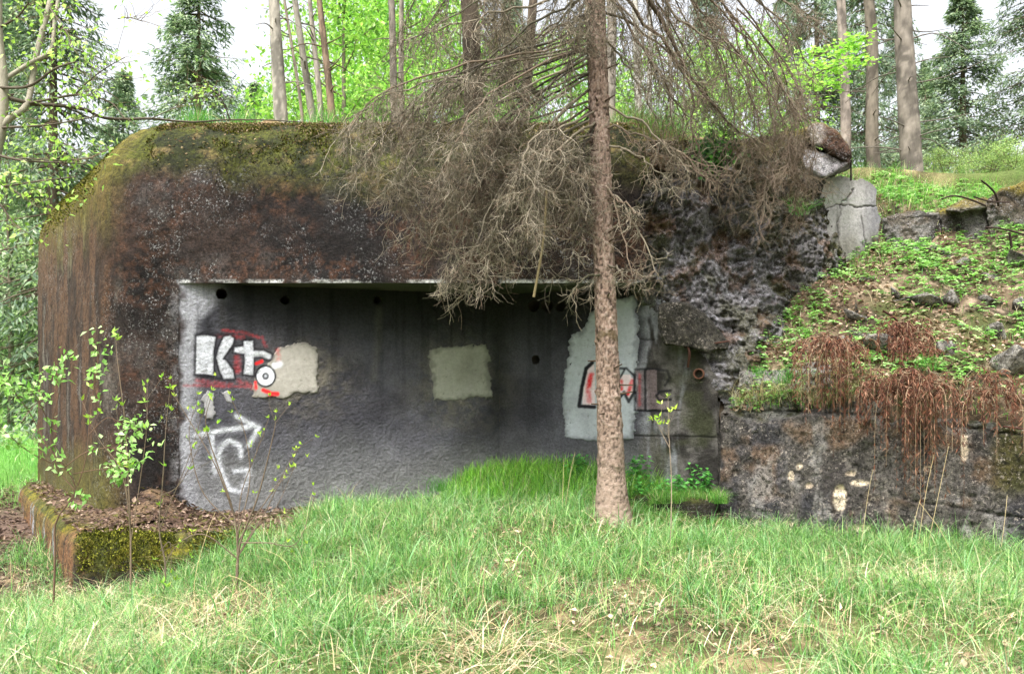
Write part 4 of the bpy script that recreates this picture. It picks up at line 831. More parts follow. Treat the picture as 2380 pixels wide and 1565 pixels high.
for key, u, Y, vt, wd, lab in (
    ('blue', 462, 22, -130, 1.5, 'bluish spruce standing alone above the mossy roof corner'), ('dark', 125, 19, -330, 1.25, 'tall dark spruce at the wood edge past the bunker flank'),
    ('blue', 285, 34, 150, 1.5, 'small distant spruce in the gap between two taller spruces'), ('blue', 590, 30, 180, 1.5, 'low spruce tip beside the pale leaning trunk'),
    ('blue', 2235, 20, -40, 1.55, 'broad green spruce on the bank behind the leaning knotty trunk'), ('dark', 2400, 18, -200, 1.3, 'dark spruce at the wood edge past the broad green spruce'),
    ('dark', 1900, 23, -320, 1.1, DK), ('dark', 2015, 25, -380, 1.1, DK), ('dark', 1830, 30, -160, 1.0, DK), ('dark', 2090, 32, -40, 1.0, DK), ('blue', 2150, 27, 130, 1.0, 'small spruce tucked between the leaning trunk and the broad spruce'),
    ('dark', 30, 30, -80, 1.0, DK), ('dark', -60, 24, -220, 1.0, DK), ('dark', 1640, 33, -120, 1.0, DK), ('dark', 1190, 36, -100, .9, DK), ('dark', 220, 40, 330, 1.0, DK), ('dark', 70, 38, 300, 1.0, DK)):
    place(key, u, Y, vt, 'spruce_tree', lab, 'tree', GB, wd)
for key, u, Y, vt in (('bright', 800, 18, -190), ('bright', 905, 22, -260), ('bright', 975, 27, -180), ('airy', 855, 30, -330), ('airy', 740, 28, -90), ('bright', 1065, 24, -80), ('airy', 1210, 30, -40), ('bright', 1330, 28, -60), ('airy', 1480, 34, 0),
                      ('airy', 1590, 25, 10), ('bright', 1720, 27, -30), ('airy', 1800, 21, 40), ('airy', 690, 36, 60), ('bright', 1130, 36, 60), ('airy', 1400, 40, 60), ('airy', 1560, 38, 80)):
    place(key, u, Y, vt, 'leafy_tree', BG_, 'tree', GB)
for key, u, Y, vt in (('pale', 25, 19, 330), ('pale', 160, 24, 420), ('pale', 245, 28, 380), ('pale', 335, 32, 330), ('pale', 60, 29, 220), ('pale', 110, 36, 420), ('pale', -20, 40, 300)):
    place(key, u, Y, vt, 'leafy_tree', PL_, 'tree', GB)
for u, Y, vt in ((2200, 14.6, 340), (2285, 15.5, 318), (2365, 14.8, 330), (2150, 17, 370), (2430, 14, 350), (2320, 18, 360)):
    place('shrub', u, Y, vt, 'shrub', 'pale yellow-green shrub on the bank behind the ruined wall', 'shrub', 'shrubs on the bank')
for u, Y, vt in ((10, 24.0, 860), (62, 27, 840)):
    place('shrub', u, Y, vt, 'shrub', 'low leafy shrub on the meadow edge past the bunker flank', 'shrub', 'shrubs past the flank')

def pole(u0, u1, v1, Y, w0, w1, bark, label, nst=8, name='bare_trunk', stub=.5, seed=0, mat=None, low=None):
    """tall trunk whose crown is above the picture: u at v=0 and at the foot"""
    g = np.random.default_rng(900 + seed); zb = PZ(v1, Y) - 1.2; x1, x0 = PX(u1, Y), PX(u0, Y); zt_ = PZ(0, Y); zt2 = zt_ + 4.5
    sl = (x0 - x1) / (zt_ - PZ(v1, Y)); n = 260; z = np.linspace(zb, zt2, n); a = np.linspace(0, 2 * np.pi, 25)[:-1]; Z, A = np.meshgrid(z, a, indexing='ij')
    r = np.interp(z, [zb, PZ(v1, Y), zt_, zt2], [w1 * 1.15, w1, w0, w0 * .75]) / F * Y / 2; bend = np.interp(z, np.linspace(zb, zt2, 6), g.normal(0, .03, 6))
    q = np.c_[np.cos(A).ravel() * .15, np.sin(A).ravel() * .15, Z.ravel() * .7]; R = np.repeat(r, 24) * (1 + (fbm(q, 12, 3, seed) - .5) * .22)
    W = p3(x1 + sl * (Z.ravel() - PZ(v1, Y)) + np.repeat(bend, 24) + np.cos(A.ravel()) * R, Y + np.sin(A.ravel()) * R, Z.ravel())
    col = mixc(np.tile(bark, (len(W), 1)), bark * .5, ss(.45, .62, fbm(q, 5, 4, seed + 1))); col = mixc(col, bark * 1.35, ss(.56, .7, fbm(q, 17, 3, seed + 2)) * .6)
    e = thing(name, (x1, Y, zb), label, 'tree', None); idx = np.arange(n * 24).reshape(n, 24); nx = np.roll(idx, -1, 1)
    mk('trunk', W, np.stack([idx[:-1], nx[:-1], nx[1:], idx[1:]], -1).reshape(-1, 4), mat or M_GREYBARK, e, col=col)
    for k in range(nst):
        zz = g.uniform(PZ(v1, Y) + .3, zt_); i = int((zz - zb) / (zt2 - zb) * (n - 1)); az = g.uniform(0, 6.28); c0 = np.array([x1 + sl * (zz - PZ(v1, Y)) + bend[i], Y, zz]); d = np.array([math.cos(az), math.sin(az), 0]); l = stub * g.uniform(.35, 1.6)
        gg = Geo(); tube1(gg, [c0, c0 + d * l * .5 + [0, 0, .05 * l], c0 + d * l + [0, 0, g.uniform(-.35, .3) * l]], .014, .004, bark * .6, 8, 5); gg.build('branch', M_TWIG, e)
    return e
GREY, BRN = lin(150, 142, 132), lin(132, 108, 92)
pole(638, 656, 268, 12.6, 24, 32, lin(146, 140, 128), 'thick pale grey trunk rising from the roof edge left of the thin stems', 6, seed=1)
pole(682, 724, 262, 13.4, 13, 18, lin(136, 130, 118), 'slim grey trunk curving left beside the thick pale trunk', 7, seed=2)
pole(746, 768, 262, 13.0, 13, 18, lin(122, 104, 86), 'slim brown trunk, right one of the stems by the pale trunk', 6, seed=3)
pole(722, 746, 262, 14.6, 10, 14, lin(140, 132, 120), 'thin grey trunk between the two slim stems', 6, seed=4)
pole(660, 700, 262, 15.5, 6, 8, lin(124, 114, 100), 'very thin sapling stem leaning left behind the pale trunk', 5, seed=5)
pole(905, 914, 275, 15.0, 15, 18, lin(120, 112, 102), 'grey trunk in front of the bright green leaves', 6, seed=6)
pole(934, 936, 275, 16.5, 11, 13, lin(128, 120, 108), 'thinner grey trunk just right of another in the bright leaves', 5, seed=7)
pole(1236, 1216, 300, 13.5, 20, 26, lin(96, 84, 72), 'dark trunk slanting behind the dead spruce branches', 4, seed=8)
pole(1478, 1482, 300, 18, 14, 18, lin(170, 166, 156), 'pale birch-like trunk behind the dead twigs right of the spruce', 4, seed=9)
pole(1508, 1514, 300, 19, 10, 13, lin(176, 172, 164), 'thin pale trunk beside the pale birch-like trunk', 4, seed=10)
pole(1420, 1424, 300, 17, 22, 24, lin(130, 122, 112), 'grey trunk showing just right of the reddish spruce', 4, seed=11)
pole(1548, 1556, 300, 20, 8, 9, lin(150, 146, 136), 'faint thin trunk deep in the wood above the broken roof', 4, seed=12)
pole(1958, 1968, 330, 15.5, 20, 24, lin(136, 126, 116), 'pinkish grey trunk, left of the twin trunks behind the jutting slab', 9, stub=.8, seed=13)
pole(2014, 2034, 400, 15.0, 24, 30, lin(108, 100, 88), 'brown-grey trunk, right of the twin trunks behind the jutting slab', 10, stub=.8, seed=14)
pole(2093, 2124, 448, 13.4, 38, 50, lin(122, 114, 104), 'stout leaning knotty trunk on the bank with dead stub branches', 26, stub=.9, seed=15)

# two more spruces with dead lower branches behind the foreground one
sp2 = pole(1084, 1094, 300, 11.8, 40, 46, lin(78, 68, 58), 'brown spruce trunk almost hidden by dead branches behind the roof edge', 0, 'spruce_tree', seed=20, mat=M_BARK)
for i in range(12):
    v = rng.uniform(-20, 290); v0 = v - rng.uniform(80, 320); u = 1090 + rng.choice([-1, 1]) * rng.uniform(40, 190); Y1 = rng.uniform(10.6, 12.6)
    dead_branch(sp2, [P(1090, v0, 11.8), P((1090 + u) / 2, v0 + (v - v0) * .35, (11.8 + Y1) / 2), P(u, v, Y1)], .010, 28, .7, 7, TWD, .14, r2=.0042, n4=1)
RT_ = [lin(98, 86, 72), lin(114, 102, 86), lin(86, 78, 64), lin(122, 112, 92), lin(106, 90, 76)]
for pts, r in (([(1383, -260, 8.0), (1480, -60, 8.4), (1534, 45, 8.7), (1589, 150, 8.9), (1639, 220, 9.0), (1700, 290, 9.1), (1780, 340, 9.1)], .024), ([(1383, -320, 8.0), (1540, -90, 8.8), (1620, 15, 9.2), (1694, 95, 9.5), (1760, 200, 9.6)], .020), ([(1385, -120, 8.0), (1470, 20, 8.3), (1560, 120, 8.5), (1614, 225, 8.7), (1604, 295, 8.7), (1632, 375, 8.7)], .016),
               ([(1383, -380, 8), (1600, -150, 9.4), (1740, -20, 10), (1840, 80, 10.2), (1900, 190, 10.2)], .018), ([(1383, -60, 8), (1480, 90, 8), (1540, 180, 8.1), (1600, 300, 8.2)], .012), ([(1386, 290, 8), (1440, 300, 7.9), (1540, 330, 7.8), (1640, 400, 7.8)], .010), ([(1383, -200, 8), (1500, -60, 7.8), (1600, 60, 7.8), (1720, 130, 7.8)], .014)):
    dead_branch(spruce, [P(*p) for p in pts], r, 28, .75, 6, RT_, .10, r2=.0036, n4=1)
for i in range(12):
    u = rng.uniform(1450, 1900); v = rng.uniform(20, 330); v0 = v - rng.uniform(260, 620); Y1 = rng.uniform(8.6, 10.4)
    dead_branch(spruce, [trunk_at(v0), P(u + (1385 - u) * .55, v0 + (v - v0) * .30, 8 + (Y1 - 8) * .5), P(u + (1385 - u) * .15, v0 + (v - v0) * .75, 8 + (Y1 - 8) * .9), P(u, v, Y1)], .009, 22, .75, 7, RT_ if i % 2 else TW[:4], .10, r2=.0036, n4=1)
for u, v in ((1740, 440), (1790, 480), (1830, 450), (1700, 520), (1770, 560), (1840, 580), (1880, 500), (1850, 400)):     # twigs hanging over the broken face
    Y1 = rng.uniform(8.9, 9.5); dead_branch(spruce, [P(1600 + (u - 1600) * .4, v - 480, 8.8), P(1640 + (u - 1640) * .8, v - 340, 9.1), P(u + 8, v - 200, 9.2), P(u, v - 60, Y1)], .006, 34, .60, 6, [lin(122, 106, 92), lin(136, 120, 104), lin(112, 98, 84), lin(122, 112, 96)], .12, r2=.0034, n4=1)

# young broadleaf tree at the left edge and its long boughs
PT = lambda *a: [P(.334 * x, .334 * y, Y) for x, y, Y in a]
lt = thing('young_tree', P_(-60, 1250, 7.6), 'young smooth-barked tree with fresh leaves sending long thin boughs across the bunker roof', 'tree')
gt = Geo(); bk_ = lin(140, 134, 118); tube1(gt, [P(-60, 1250, 7.6), P(-50, 800, 7.6), P(-18, 420, 7.6), P(4, 290, 7.6), P(8, 190, 7.6), P(-4, 60, 7.6), P(0, -120, 7.6)], .055, .03, bk_, 30, 10); gt.build('trunk', M_GREYBARK, lt)
boughs = [([(-40, 960, 7.6), (60, 830, 7.6), (190, 720, 7.7), (250, 400, 7.8), (340, 50, 7.9), (400, -200, 8.0)], .030, .018), ([(20, 560, 7.6), (190, 450, 7.7), (350, 350, 7.8), (380, 150, 7.9), (420, -100, 8)], .020, .012),
  ([(-60, 640, 7.6), (0, 660, 7.6), (200, 720, 7.7), (420, 735, 7.9), (600, 765, 8.1), (700, 815, 8.3), (850, 830, 8.5), (1050, 825, 8.6), (1200, 840, 8.75), (1370, 850, 8.8), (1550, 835, 8.9), (1850, 835, 9.0), (2100, 850, 9.1)], .017, .004),
  ([(190, 720, 7.7), (350, 690, 7.7), (530, 660, 7.7), (640, 670, 7.6), (780, 720, 7.6), (860, 820, 7.5)], .011, .003), ([(-40, 890, 7.6), (200, 880, 7.5), (400, 860, 7.4), (680, 810, 7.3)], .010, .003), ([(-40, 1075, 7.6), (150, 1115, 7.5), (400, 1130, 7.4), (600, 1140, 7.3)], .012, .004),
  ([(150, 1100, 7.5), (400, 1115, 7.3), (655, 1100, 7.2)], .006, .003), ([(-40, 1310, 7.6), (200, 1270, 7.4), (530, 1230, 7.2)], .009, .003), ([(-20, 610, 7.6), (200, 600, 7.4), (380, 480, 7.3), (530, 430, 7.2)], .012, .004), ([(530, 650, 7.7), (640, 545, 7.6), (760, 460, 7.5), (870, 400, 7.4)], .006, .002),
  ([(340, 50, 7.9), (420, 160, 7.7), (480, 260, 7.6), (490, 330, 7.5)], .008, .003), ([(0, 1420, 7.5), (60, 1500, 7.3), (110, 1570, 7.2)], .007, .003), ([(60, 1290, 7.5), (160, 1370, 7.3), (290, 1440, 7.2)], .006, .002), ([(0, 190, 7.6), (120, 120, 7.5), (200, 20, 7.4)], .01, .004), ([(1600, 830, 8.9), (1540, 690, 8.8), (1450, 600, 8.7)], .006, .003),
  ([(820, 130, 8.2), (900, 125, 8.1), (990, 150, 8.0)], .004, .002), ([(1050, 825, 8.6), (1280, 720, 8.6), (1400, 640, 8.6)], .004, .002)]
LV = [lin(168, 200, 92), lin(146, 184, 88), lin(190, 216, 126), lin(128, 162, 84)]
def leaf_set(C, size, pal, down=.35):
    n = len(C); D = rng.normal(0, 1, (n, 3)) + [0, 0, -down]; N = rng.normal(0, .45, (n, 3)) + [0, -.4, 1]
    V, f = leaf_cards(C, D, N, size * rng.uniform(.6, 1.3, n), size * rng.uniform(.45, .8, n)); return V, f, np.repeat(tree_colors(n, pal), 4, 0)
allL = []
for k, (pts, r0, r1) in enumerate(boughs):
    g = Geo(); L = tube1(g, PT(*pts), r0 * (1.25 if k > 1 else 1), r1 * 1.5, lin(84, 76, 64) if k > 1 else bk_, 24, 6)
    nt_ = 5 if k == 2 else 12
    B, T = along(L[None], rng.uniform(.15, .98, (1, nt_))); tw = walk(B[0], T[0] + nrm(rng.normal(size=(nt_, 3))) * .9 + [0, 0, .25], rng.uniform(.12, .55, nt_), 6, .2, -.02)
    V, q = tubes(tw, np.linspace(.003, .0014, 6)[None].repeat(nt_, 0), 3); g.add(V, q, lin(116, 100, 80)); g.build('bough', M_TWIG, lt)
    nl = {2: 16, 6: 14, 14: 3, 15: 3}.get(k, 70); B, _ = along(tw, rng.uniform(.3, 1, (nt_, max(1, nl // nt_)))); allL.append(B.reshape(-1, 3) + rng.normal(0, .03, (B.shape[0] * B.shape[1], 3)))
cl = np.array([P(u, v, Y) for u, v, Y in zip(rng.uniform(-20, 210, 60), rng.uniform(-10, 460, 60), rng.uniform(7.2, 8.6, 60))]); allL.append(cl[rng.integers(0, 60, 380)] + rng.normal(0, .09, (380, 3)))
V, f, c = leaf_set(np.vstack(allL), .055, LV); mk('leaves', V, f, M_LEAF, lt, smooth=False, col=c)

# bright maple spray above the jutting slab
mp = thing('maple_sapling', P_(1850, 320, 11.6), 'maple sapling with bright green layered leaf sprays left of the twin trunks', 'tree'); g = Geo()
for pts in ([(1850, 340), (1862, 230), (1880, 150), (1905, 80)], [(1872, 190), (1910, 165), (1960, 150), (2005, 142)], [(1868, 215), (1840, 180), (1820, 150)], [(1880, 150), (1930, 115), (1975, 100)], [(1866, 260), (1890, 245), (1905, 250)]): tube1(g, [P(a, b, 11.6 + .002 * (a - 1850)) for a, b in pts], .012, .004, lin(96, 84, 64), 10, 5)
g.build('stem', M_TWIG, mp); cs = [(1900, 150), (1930, 158), (1965, 150), (1995, 145), (1950, 120), (1975, 105), (1915, 185), (1880, 200), (1845, 180), (1830, 155), (1900, 245), (1890, 120), (1865, 290), (1985, 95), (1940, 195)]
C = np.vstack([P(a, b, rng.uniform(11.3, 12)) + rng.normal(0, 1, (60, 3)) * [.12, .15, .035] for a, b in cs]); n = len(C)
V, f = leaf_cards(C, rng.normal(0, 1, (n, 3)) * [1, 1, .2], rng.normal(0, .25, (n, 3)) + [0, 0, 1], rng.uniform(.05, .1, n), rng.uniform(.04, .08, n)); mk('leaves', V, f, M_LEAF, mp, smooth=False, col=np.repeat(tree_colors(n, BR[:3]), 4, 0))

# ------------------------------------------------------------------ grass, litter and small plants
def y_limit(x):
    """how far back the open ground goes before plinth or walls"""
    y = np.interp(x, [-9, -6.9, -4.0, -3.99, -2.9, -2.2, -2.19, -2.0, CB[0], CC[0], 2.18, 5.6, 9], [15.5, 11.9, 7.72, 7.72, 7.70, 7.92, 8.1, CA[1] + .48, CB[1], CC[1], WA[1], WB[1], 5.5])
    return y - .03
def field(n, xr, yr, ok):
    x = rng.uniform(*xr, n); y = rng.uniform(*yr, n); k = ok(x, y); return x[k], y[k]
GR = [lin(94, 146, 66), lin(72, 122, 52), lin(114, 166, 84), lin(114, 164, 104), lin(166, 202, 148), lin(54, 98, 40), lin(138, 184, 100), lin(176, 206, 130)]
GY_ = [lin(124, 182, 54), lin(108, 170, 50), lin(148, 198, 74), lin(92, 150, 46)]
STR = [lin(210, 194, 158), lin(228, 216, 186), lin(194, 172, 136), lin(176, 152, 120)]
def sward(name, x, y, z, H, W, pal, lean, K=4, dry=.08, label=None, az=None, dark=None):
    n = len(x); az = rng.uniform(0, 2 * np.pi, n) if az is None else az
    V, t, m = blades(np.c_[x, y, z - .01], H, W, lean, az, K); c = tree_colors(n, pal); d = rng.random(n) < dry; c[d] = tree_colors(d.sum(), STR) * .95
    return mk(name, V, t, M_GRASS, smooth=True, col=np.repeat(c, m, 0), kind='stuff', label=label, cat='grass')
inview = lambda x, y: (np.abs(x) < .64 * y + .35) & (y < y_limit(x))
x, y = field(170000, (-6.2, 6.2), (4.1, 9.4), lambda x, y: inview(x, y) & (x > -4.6 + .5 * np.clip(y - 7, -9, 0)))
nz = fbm(p3(x, y, 0), 1.5, 4, 401); dn = np.clip(.80 + (nz - .5) * 2.4 + .5 * ss(7.0, 8.4, y) + .25 * ss(0, 3, x) - .35 * ss(5.6, 4.6, y) * ss(1, -3, x), .42, 1); k = rng.random(len(x)) < dn * .62; x, y, nz = x[k], y[k], nz[k]
# tussocks
nc = 3000; cx, cy = field(nc, (-5.8, 6.0), (4.2, 9.3), inview); cz = fbm(p3(cx, cy, 0), 1.5, 4, 401); kk = cz + rng.normal(0, .08, len(cx)) > .45; cx, cy = cx[kk], cy[kk]
per = 26; tx = np.repeat(cx, per) + rng.normal(0, .035, len(cx) * per); ty = np.repeat(cy, per) + rng.normal(0, .035, len(cx) * per); th_ = np.repeat(rng.uniform(.16, .40, len(cx)), per) * rng.uniform(.6, 1.2, len(tx))
k = inview(tx, ty); tx, ty, th_ = tx[k], ty[k], th_[k]
H = np.r_[rng.uniform(.08, .28, len(x)) * (1 + (nz - .5) * 1.0) * (1 + .5 * ss(1.6, 2.6, x) * ss(.9, .2, y_limit(x) - y)), th_]; X = np.r_[x, tx]; Y = np.r_[y, ty]
sward('grass', X, Y, zground(X, Y), H, rng.uniform(.003, .008, len(X)), GR, rng.gamma(3, .30, len(X)), 5, dry=.07, label='long pale green grass on the open ground before the bunker')
# lusher grass on the little mound in the recess
x, y = field(13000, (-.75, 1.75), (8.55, 10.1), lambda x, y: (y < y_limit(x)) & (y > 8.62 + .25 * ss(-.2, -.8, x))); k = rng.random(len(x)) < .55 + .45 * ss(.2, 1, y - 8.5); x, y = x[k], y[k]
sward('grass', x, y, zground(x, y), rng.uniform(.10, .34, len(x)), rng.uniform(.004, .009, len(x)), GY_ + [lin(170, 214, 100), lin(72, 124, 40)], rng.gamma(2.5, .26, len(x)), 5, dry=.04, label='lush bright green grass on the mound inside the recess')
# grass fringe on the roof
x, y = field(36000, (-4.6, 3.4), (9.7, 11.2), lambda x, y: (y > 9.72 + .9 * ss(1.4, 3.2, x)) & ((x - SIDE_A[0]) * .813 + (y - 9) * .582 > .8)); nz = fbm(p3(x, y, 0), 1.3, 3, 405); uu = CX + x / y * F
tuft = .9 * np.exp(-((uu - 455) / 42) ** 2) + .7 * np.exp(-((uu - 560) / 34) ** 2) + .8 * np.exp(-((uu - 750) / 55) ** 2) + .45 * np.exp(-((uu - 860) / 60) ** 2) + .5 * np.exp(-((uu - 1180) / 90) ** 2) + .6 * ss(1400, 1460, uu) * ss(1640, 1560, uu)
k = rng.random(len(x)) < np.clip(.25 + (nz - .5) * 2.2 + tuft, .03, 1) * .6; x, y, tuft = x[k], y[k], tuft[k]
sward('grass', x, y, roof_z(x, y), rng.uniform(.05, .16, len(x)) + .42 * tuft * rng.uniform(.2, 1, len(x)), rng.uniform(.005, .010, len(x)), [lin(70, 130, 56), lin(96, 156, 60), lin(124, 176, 76), lin(84, 140, 64)], rng.gamma(2.5, .2, len(x)), dry=.1, label='fringe of fresh green grass along the soil on the bunker roof')
# bank: grass, ground cover, litter
def bank_pts(n, lo=.05, hi=13.5):
    x = rng.uniform(2.3, 8.0, n); y0 = wall_y(np.minimum(x, 5.5)) + lo; y = y0 + (hi - y0) * rng.random(n); k = (np.abs(x) < .64 * y + .3) & ~((x < 3.9) & (y > 9.2 + (x - 2.3) * .75)); x, y = x[k], y[k]; return x, y, bank_z(x, y)
x, y, z = bank_pts(40000); nz = fbm(p3(x, y, 0), 1.6, 3, 411); k = rng.random(len(x)) < np.clip(.36 + (nz - .5) * 3 + 1.2 * ss(10.9, 11.8, y), .08, 1) * .7; x, y, z = x[k], y[k], z[k]
sward('grass', x, y, z, rng.uniform(.05, .2, len(x)) * (1 + ss(11, 12, y)), rng.uniform(.004, .008, len(x)), GR[:4] + GY_[:2], rng.gamma(2.5, .3, len(x)), dry=.3, label='sparse grass tufts on the leafy bank right of the broken face')
x, y, z = bank_pts(24000); nz = fbm(p3(x, y, 3), 1.8, 4, 412); k = rng.random(len(x)) < np.clip(.40 + (nz - .5) * 3.4 + .15 * ss(3.5, 5, x), .03, 1); x, y, z = x[k], y[k], z[k]; n = len(x); a0 = rng.uniform(0, 6.28, n); hh = rng.uniform(.03, .14, n); sz = rng.uniform(.022, .06, n)
C, D, S = [], [], []
for q in range(3):
    a = a0 + q * 2.09 + rng.normal(0, .2, n); C.append(np.c_[x, y, z + hh]); D.append(np.c_[np.cos(a), np.sin(a), rng.normal(-.1, .25, n)]); S.append(sz)
C, D, S = np.vstack(C), np.vstack(D), np.concatenate(S); V, f = leaf_cards(C, D, rng.normal(0, .25, (len(C), 3)) + [0, -.25, 1], S, S * .75)
mk('ground_cover', V, f, M_LEAF, smooth=False, col=np.repeat(np.tile(tree_colors(n, [lin(122, 170, 84), lin(146, 188, 104), lin(96, 142, 66), lin(168, 202, 134)]), (3, 1)), 4, 0), kind='stuff', label='three-lobed green ground cover leaves spread over the bank', cat='ground cover')
LIT = [lin(168, 146, 128), lin(138, 114, 98), lin(192, 172, 150), lin(112, 88, 76), lin(152, 124, 104)]
def litter(name, x, y, z, size, pal, label):
    n = len(x); D = rng.normal(0, 1, (n, 3)) * [1, 1, .35]; N = rng.normal(0, .45, (n, 3)) + [0, 0, 1]; s = size * rng.uniform(.5, 1.4, n)
    V, f = leaf_cards(np.c_[x, y, z + rng.uniform(.0, .018, n)], D, N, s, s * rng.uniform(.4, .75, n), .25); mk(name, V, f, M_DRY, smooth=False, col=np.repeat(tree_colors(n, pal), 4, 0), kind='stuff', label=label, cat='leaf litter')
x, y, z = bank_pts(30000); k = rng.random(len(x)) < np.clip(.62 + (fbm(p3(x, y, 9), 2.2, 3, 415) - .5) * 4, .1, 1); x, y, z = x[k], y[k], z[k]; litter('leaf_litter', x, y, z + .03 * rng.random(len(x)), .055, LIT, 'dry fallen leaves scattered over the bank')
x, y = field(9000, (-5.5, 5.5), (4.2, 9.0), inview); k = rng.random(len(x)) < np.clip(.9 - (fbm(p3(x, y, 0), 1.5, 4, 401) - .35) * 3, .05, 1); x, y = x[k], y[k]; litter('leaf_litter', x, y, zground(x, y) + .005, .05, LIT + [lin(226, 200, 170)], 'dry fallen leaves lying between the grass before the bunker')
n = 3600; i = rng.integers(0, len(path), n); q = rng.uniform(.06, 1.5, n) ** 1.0; xy = path[i] + pnv[i] * q[:, None]; litter('leaf_litter', xy[:, 0], xy[:, 1], zt + plinth_rise(xy[:, 0], q) + .012, .055, [lin(128, 106, 94), lin(104, 84, 74), lin(158, 136, 120), lin(84, 66, 58), lin(96, 92, 50)], 'brown dead leaves covering the plinth top')
x, y = field(9000, (-7.5, -3.9), (6.3, 12.5), lambda x, y: (y < np.interp(x, [-7.5, -6.9, -4.0], [12.8, 11.9, 7.7])) & (x > -.62 * y - .4)); litter('leaf_litter', x, y, zground(x, y) + .008, .06, [lin(112, 92, 82), lin(84, 66, 58), lin(136, 114, 98), lin(66, 52, 46)], 'dark leaf litter in the hollow left of the plinth')
x = rng.uniform(-3.9, 1.4, 2600); a = rng.beta(3, 1.1, 2600) * 1.5; litter('leaf_litter', x, FY + RT - RT * np.cos(a) - .012, ZT - RT + RT * np.sin(a) + .008, .03, [lin(150, 124, 100), lin(112, 88, 70), lin(170, 148, 120)], 'needles and leaf scraps caught in the moss of the roof edge')
# flattened straw
n0 = 28000; x, y = field(n0, (-5.5, 5.5), (4.15, 8.6), inview); uu = CX + x / y * F; zz = zground(x, y); vv = VH - (zz - CZ) / y * F
dens = np.exp(-(((uu - 330) / 260) ** 2 + ((vv - 1470) / 80) ** 2)) + np.exp(-(((uu - 1120) / 150) ** 2 + ((vv - 1530) / 50) ** 2)) + .7 * np.exp(-(((uu - 2260) / 150) ** 2 + ((vv - 1380) / 70) ** 2)) + .6 * np.exp(-(((uu - 1750) / 60) ** 2 + ((vv - 1450) / 60) ** 2)) + .6 * ss(1480, 1560, vv) * ss(700, 100, uu) + .16
k = rng.random(n0 if len(x) == n0 else len(x)) < np.clip(dens, 0, 1); x, y, zz = x[k], y[k], zz[k]; n = len(x)
V, t, m = blades(np.c_[x, y, zz + .015], rng.uniform(.08, .34, n), rng.uniform(.003, .007, n), rng.uniform(1.2, 2.6, n), rng.normal(.4, 1.3, n) + np.pi * (rng.random(n) < .4), 4, .3)
mk('dry_straw', V, t, M_DRY, col=np.repeat(tree_colors(n, STR), m, 0), kind='stuff', label='flattened mats of pale dry straw in the foreground grass', cat='straw')
# long pale stalks
def zg1(x, y): return float(zground(np.array([x]), np.array([y]))[0])
def stalk(u0, v0, Y, pts, r=.0022, col=None):
    g = Geo(); b = P(u0, v0, Y); b[2] = zg1(b[0], b[1]) - .02; tube1(g, [b] + [P(a, c, Y + .05 * i) for i, (a, c) in enumerate(pts)], r, r * .6, lin(216, 196, 150) if col is None else col, 10, 4)
    return g.build('dry_stalk', M_DRY, label='tall thin straw-coloured dead grass stalk', cat='dry stalk', group='dead stalks standing in the grass')
for a in ((1310, 1180, 8.2, [(1325, 1100), (1336, 1050)]), (1305, 1200, 8.1, [(1308, 1120), (1310, 1065)]), (2000, 1240, 7.9, [(2015, 1160), (2028, 1090)]), (2130, 1260, 7.6, [(2150, 1150), (2170, 1055)]), (2150, 1270, 7.5, [(2180, 1150), (2205, 1030)]), (2110, 1270, 7.4, [(2125, 1210), (2138, 1160)]), (2230, 1310, 7.2, [(2190, 1240), (2135, 1165)]), (2320, 1270, 7.3, [(2335, 1200), (2340, 1150)]), (600, 1500, 5.4, [(570, 1440), (545, 1380)]), (470, 1465, 5.6, [(452, 1400), (455, 1330), (480, 1240), (500, 1190)]), (640, 1440, 6.0, [(610, 1380), (560, 1345), (520, 1340), (490, 1400)]), (700, 1370, 6.4, [(660, 1300), (600, 1270)]), (1180, 1500, 5.2, [(1150, 1450), (1090, 1440)])): stalk(*a)
# broad tall blades
x = PX(np.array([250, 262, 300, 520, 735, 1500, 1455, 1560, 1640, 1660, 1700, 1790, 2005, 2060, 2190, 2240, 1205, 1150, 1250, 940, 40, 80]), np.array([5.9] * 3 + [5.8, 6.2, 7.6, 7.6, 7.5, 7.5, 7.6, 7.5, 7.6, 7.4, 7.2, 7, 6.8, 6.5, 6.2, 6.4, 6.6, 5.2, 5.4])); y = np.array([5.9] * 3 + [5.8, 6.2, 7.6, 7.6, 7.5, 7.5, 7.6, 7.5, 7.6, 7.4, 7.2, 7, 6.8, 6.5, 6.2, 6.4, 6.6, 5.2, 5.4])
x = np.repeat(x, 3) + rng.normal(0, .03, 66); y = np.repeat(y, 3) + rng.normal(0, .03, 66); sward('grass', x, y, zground(x, y), rng.uniform(.25, .48, 66), rng.uniform(.008, .013, 66), [lin(112, 170, 100), lin(140, 190, 130), lin(96, 156, 84)], rng.gamma(2.5, .2, 66), 6, 0, label='scattered tall broad grass blades')

